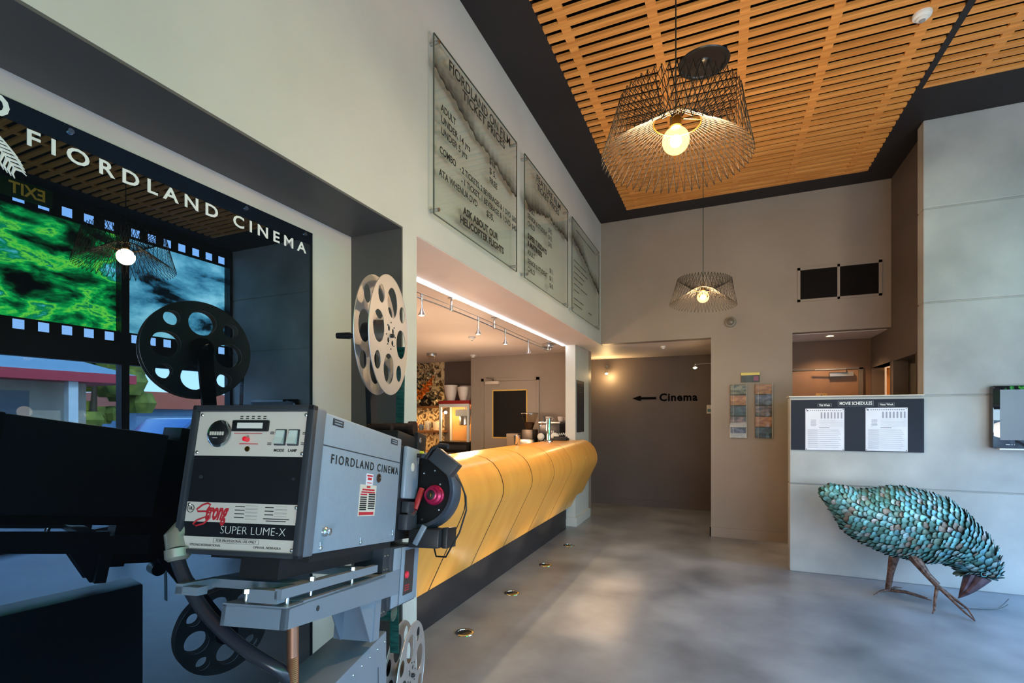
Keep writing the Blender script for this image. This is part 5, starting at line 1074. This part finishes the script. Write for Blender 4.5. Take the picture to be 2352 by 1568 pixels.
# projector head: black gear housing, side bracket, shutter dish with the red lens, lever
hd = B_(); hd.box(-0.12, 0.150, 0.565, 0.86, 0.0, 0.335, bev=0.006); hd.box(-0.10, 0.12, 0.62, 0.84, 0.335, 0.395, bev=0.006); hd.box(0.02, 0.13, 0.80, 0.90, 0.30, 0.415, bev=0.004); hd = hd.build('head_housing', M_pblk, P)
m = B_(); m.cyl((-0.02, 0.80, 0.43), (0.09, 0.80, 0.43), 0.022, n=18); m.cyl((0.09, 0.80, 0.43), (0.115, 0.80, 0.43), 0.030, n=18); m.cyl((-0.05, 0.72, 0.42), (0.05, 0.72, 0.42), 0.016, n=16); m.build('sprocket_roller', mat('roller_brown', S(50, 36, 32), 0.25), hd)
m = B_(); m.lathe((0.115, 0.83, 0.385), (1, 0, 0), [(0.016, 0), (0.016, 0.012), (0.010, 0.016)], 18); m.build('thumb_screw', M_bolt, hd)
m = B_(); m.box(0.150, 0.168, 0.603, 0.735, 0.145, 0.335, bev=0.008); f = m.build('side_bracket', M_side, P)
m = B_(); m.lathe((0.168, 0.665, 0.262), (1, 0, 0), [(0.016, 0), (0.015, 0.001), (0.004, 0.0015)], 20); m.build('round_sticker', M_plast, f)
m = B_(); m.lathe((0.168, 0.705, 0.31), (1, 0, 0), [(0.008, 0), (0.008, 0.012)], 14); m.build('black_knob', M_pblk, f)
m = B_(); m.lathe((0.168, 0.733, 0.325), (1, 0, 0), [(0.006, 0), (0.005, 0.014)], 12); m.build('yellow_tip', mat('tip_yellow', S(226, 222, 60), 0.4), f)
dc = V((0.165, 0.74, 0.178))
m = B_(); m.lathe(dc, (0, 1, 0), [(0.125, 0.012), (0.128, 0.0), (0.142, -0.004), (0.150, 0.01), (0.152, 0.075), (0.140, 0.085), (0.02, 0.09)], 44, cap=False); dish = m.build('shutter_dish', mat('dish_grey', S(72, 80, 94), 0.35, 0.2), P)
m = B_(); m.lathe(dc + V((0, 0.012, 0)), (0, 1, 0), [(0.001, -0.002), (0.126, 0.0), (0.126, 0.01)], 44, cap=False); m.build('dish_face', mat('dish_black', S(12, 12, 14), 0.5, spec=0.2), dish)
m = B_(); lc = V((0.232, 0.752, 0.163)); m.lathe(lc, (0, -1, 0), [(0.038, 0), (0.038, 0.012), (0.033, 0.016), (0.033, 0.03), (0.024, 0.034), (0.024, 0.058), (0.019, 0.060), (0.017, 0.050)], 32, cap=False); m.build('lens_knob', mat('knob_red', S(200, 36, 84), 0.25, 0.4), dish)
m = B_(); m.lathe(lc + V((0, -0.051, 0)), (0, -1, 0), [(0.017, 0), (0.0, 0.002)], 24, cap=False); m.build('lens_glass', M_pblk, dish); m = B_(); m.sphere(lc + V((0, -0.054, 0)), 0.009, 12, (0.4, 0.3, 1.1)); m.build('lens_glint', M_brass, dish)
m = B_()
for a, r in ((0.3, 0.09), (0.9, 0.10), (1.3, 0.07), (1.7, 0.095), (2.2, 0.08), (4.3, 0.10), (4.9, 0.11), (5.6, 0.112)): m.lathe(dc + V((r * math.cos(a), 0.011, r * math.sin(a))), (0, -1, 0), [(0.005, 0), (0.003, 0.004)], 10)
m.build('dish_screws', M_bolt, dish)
m = B_(); m.tube([(0.178, 0.69, 0.10), (0.178, 0.665, 0.085), (0.176, 0.64, 0.088)], 0.009, 10); m.build('lever_stem', M_bolt, P); m = B_(); m.tube([(0.178, 0.688, 0.108), (0.190, 0.718, 0.185)], [0.0105, 0.0115], 14); m.build('red_lever', mat('lever_red', S(196, 48, 50), 0.35), P)
m = B_(); m.box(0.150, 0.185, 0.60, 0.70, 0.035, 0.09, bev=0.005); m.box(0.152, 0.180, 0.62, 0.68, 0.095, 0.135, bev=0.003); m.build('motor_bracket', M_bez, P)
m = B_(); m.box(0.17, 0.285, 0.66, 0.82, -0.028, 0.040, bev=0.006); m.box(0.285, 0.305, 0.70, 0.82, -0.03, 0.045, bev=0.004); m.build('lower_housing', M_pblk, P); m = B_(); m.box(0.205, 0.225, 0.650, 0.662, -0.020, 0.055, R=Matrix.Rotation(0.45, 3, 'Y'), bev=0.003); m.build('clamp_lever', M_arm, P)
m = B_(); Rg = Matrix.Rotation(math.radians(37), 3, 'Y'); m.box(0.232, 0.338, 0.66, 0.72, 0.255, 0.312, R=Rg, bev=0.004); gb = m.build('terminal_box', M_bez, P)
m = B_(); m.tube([(0.325, 0.69, 0.235), (0.345, 0.70, 0.21), (0.368, 0.70, 0.16), (0.372, 0.70, 0.11), (0.350, 0.70, 0.03), (0.318, 0.70, -0.03), (0.30, 0.71, -0.06), (0.26, 0.72, -0.06), (0.24, 0.74, -0.02)], 0.0032, 8); m.build('cable', M_pblk, gb)
m = B_(); m.tube([(0.20, 0.72, 0.30), (0.225, 0.71, 0.335), (0.255, 0.71, 0.35), (0.29, 0.70, 0.345)], 0.010, 8); m.build('hinge_arm', M_pblk, P)
# reels
def reel(c, gap, nm, rot=0.06, k_=1.0):
    c = V(c); e1, e2 = V((0, k_, 0)), V((0, 0, k_)); holes = []
    for k in range(4):
        a = rot + k * PI / 2; holes.append((0.133 * math.cos(a), 0.133 * math.sin(a), 0.060)); a += PI / 4; holes.append((0.178 * math.cos(a), 0.178 * math.sin(a), 0.034))
    for k in range(4): a = rot + PI / 4 + k * PI / 2; holes.append((0.034 * math.cos(a), 0.034 * math.sin(a), 0.011))
    r = None; MR = MP @ Matrix.Translation(c) @ Matrix.Rotation(math.radians(5), 4, 'Z') @ Matrix.Translation(-c)
    for s_ in (1, -1):
        m = MB(MR); cc = c + V((s_ * gap / 2, 0, 0)); m.plate_holes(cc, e1, e2, V((1, 0, 0)), 0.232, 0.002, holes)
        m.tube([cc + k_ * V((0, 0.232 * math.cos(2 * PI * k / 64), 0.232 * math.sin(2 * PI * k / 64))) for k in range(64)], 0.0022, 6, closed=True)
        if r is None: r = m.build(nm, M_alu, P, angle=30)
        else: m.build('rear_disc', M_alu, r, angle=30)
    m = MB(MR); m.lathe(c - V((gap / 2, 0, 0)), (1, 0, 0), [(0.062, 0), (0.062, gap)], 40, cap=False); m.build('reel_core', mat('core_grey', S(120, 112, 104), 0.4, 0.6), r)
    m = MB(MR)
    for k in range(8): a = k * PI / 4 + 0.2; m.lathe(c + V((gap / 2 + 0.001, 0.052 * math.cos(a), 0.052 * math.sin(a))), (1, 0, 0), [(0.0035, 0), (0.002, 0.003)], 8)
    m.lathe(c + V((gap / 2, 0, 0)), (1, 0, 0), [(0.008, 0), (0.008, 0.012), (0.005, 0.016)], 14); m.build('hub_bolts', M_pblk, r)
    m = MB(MR); m.cyl(c - V((gap / 2 + 0.012, 0, 0)), c - V((gap / 2 + 0.05, 0, 0)), 0.052, n=28); m.cyl(c - V((gap / 2 + 0.05, 0, 0)), c - V((gap / 2 + 0.16, 0, 0)), 0.009, n=12); m.cyl(c - V((gap / 2 + 0.11, 0, 0)), c - V((gap / 2 + 0.165, 0, 0)), 0.014, 0.012, n=14); m.build('reel_spindle', M_pblk, r)
    return r
reel((0.015, 0.655, 0.777), 0.054, 'upper_reel'); reel((0.052, 1.035, -0.578), 0.054, 'lower_reel', 0.35, 0.905)
m = B_(); m.prism([(0.625, 0.79), (0.695, 0.79), (0.795, 0.39), (0.735, 0.39)], 0, -0.060, -0.040); m.build('reel_arm', M_pblk, P, smooth=False)
m = B_(); m.prism([(0.66, -0.20), (0.74, -0.20), (1.07, -0.565), (1.01, -0.60)], 0, -0.02, 0.0); m.build('lower_reel_arm', M_pblk, P, smooth=False)
M_filmg = mat('film_green', S(40, 92, 84), 0.15, col2=S(24, 60, 56), scale=20, stretch=(1, 1, 6))
m = B_(); m.prism([(0.862, 0.80), (0.8635, 0.80), (0.9215, 0.40), (0.920, 0.40)], 0, -0.018, 0.020); m.build('film_strip', M_filmg, P, smooth=False)
m = B_(); m.prism([(0.74, -0.25), (0.742, -0.25), (0.775, -0.42), (0.773, -0.42)], 0, 0.085, 0.12); m.lathe((0.10, 0.70, -0.262), (1, 0, 0), [(0.03, -0.05), (0.03, 0.02)], 16); m.build('film_strip', M_filmg, P, smooth=False)
# ---------------------------------------------------------------- daylight and room fill
for (x, y, z, rot, sx, sy) in ((3.36, 1.1, 1.1, (0, PI / 2, 0), 2.0, 8.2), (3.36, 1.1, 3.15, (0, PI / 2, 0), 1.5, 8.2), (2.25, -2.9, 1.1, (PI / 2, 0, 0), 2.3, 2.0)):
    o = light('sky_portal', 'AREA', (x, y, z), 1, (1, 1, 1), (sx, sy), rot); o.data.cycles.is_portal = True

# sun on the street, behind this building
o = light('sun', 'SUN', (-10, -4, 20), SUN_STR, (1.0, 0.93, 0.82), rot=(0, 0, 0)); o.rotation_euler = V((0.72, 0.22, -0.62)).to_track_quat('-Z', 'Y').to_euler(); o.data.angle = 0.02
# added warm fill lights in the bar, besides its real lamps
for (x, y, z, p) in ((-2.9, 3.6, 1.55, 1.0), (-2.9, 5.4, 1.55, 1.0)): light('bar_fill', 'POINT', (x, y, z), BAR_W * p, (1.0, 0.66, 0.40), 0.12)
# added area light near the ceiling, laying a warm streak on the floor
o = light('floor_streak_fill', 'AREA', (-0.83, -0.4, 3.75), BEAM_W, (1.0, 0.62, 0.36), (0.40, 0.9)); o.rotation_euler = V((0.0, 0.75, -0.66)).to_track_quat('-Z', 'Y').to_euler(); o.data.spread = math.radians(3)

# added spots in place of bounce light, brightening the timber ceiling
for (p, q, pw) in (((0.4, -1.6, 1.0), (0.2, 2.2, 4.0), 1.0), ((2.7, 1.6, 0.9), (0.1, 4.6, 4.0), 1.0)):
    light('ceiling_bounce_fill', 'SPOT', p, WASH_W * pw, (1.0, 0.90, 0.76), 0.35, spot_size=math.radians(115), spot_blend=1.0).rotation_euler = (V(q) - V(p)).to_track_quat('-Z', 'Y').to_euler()
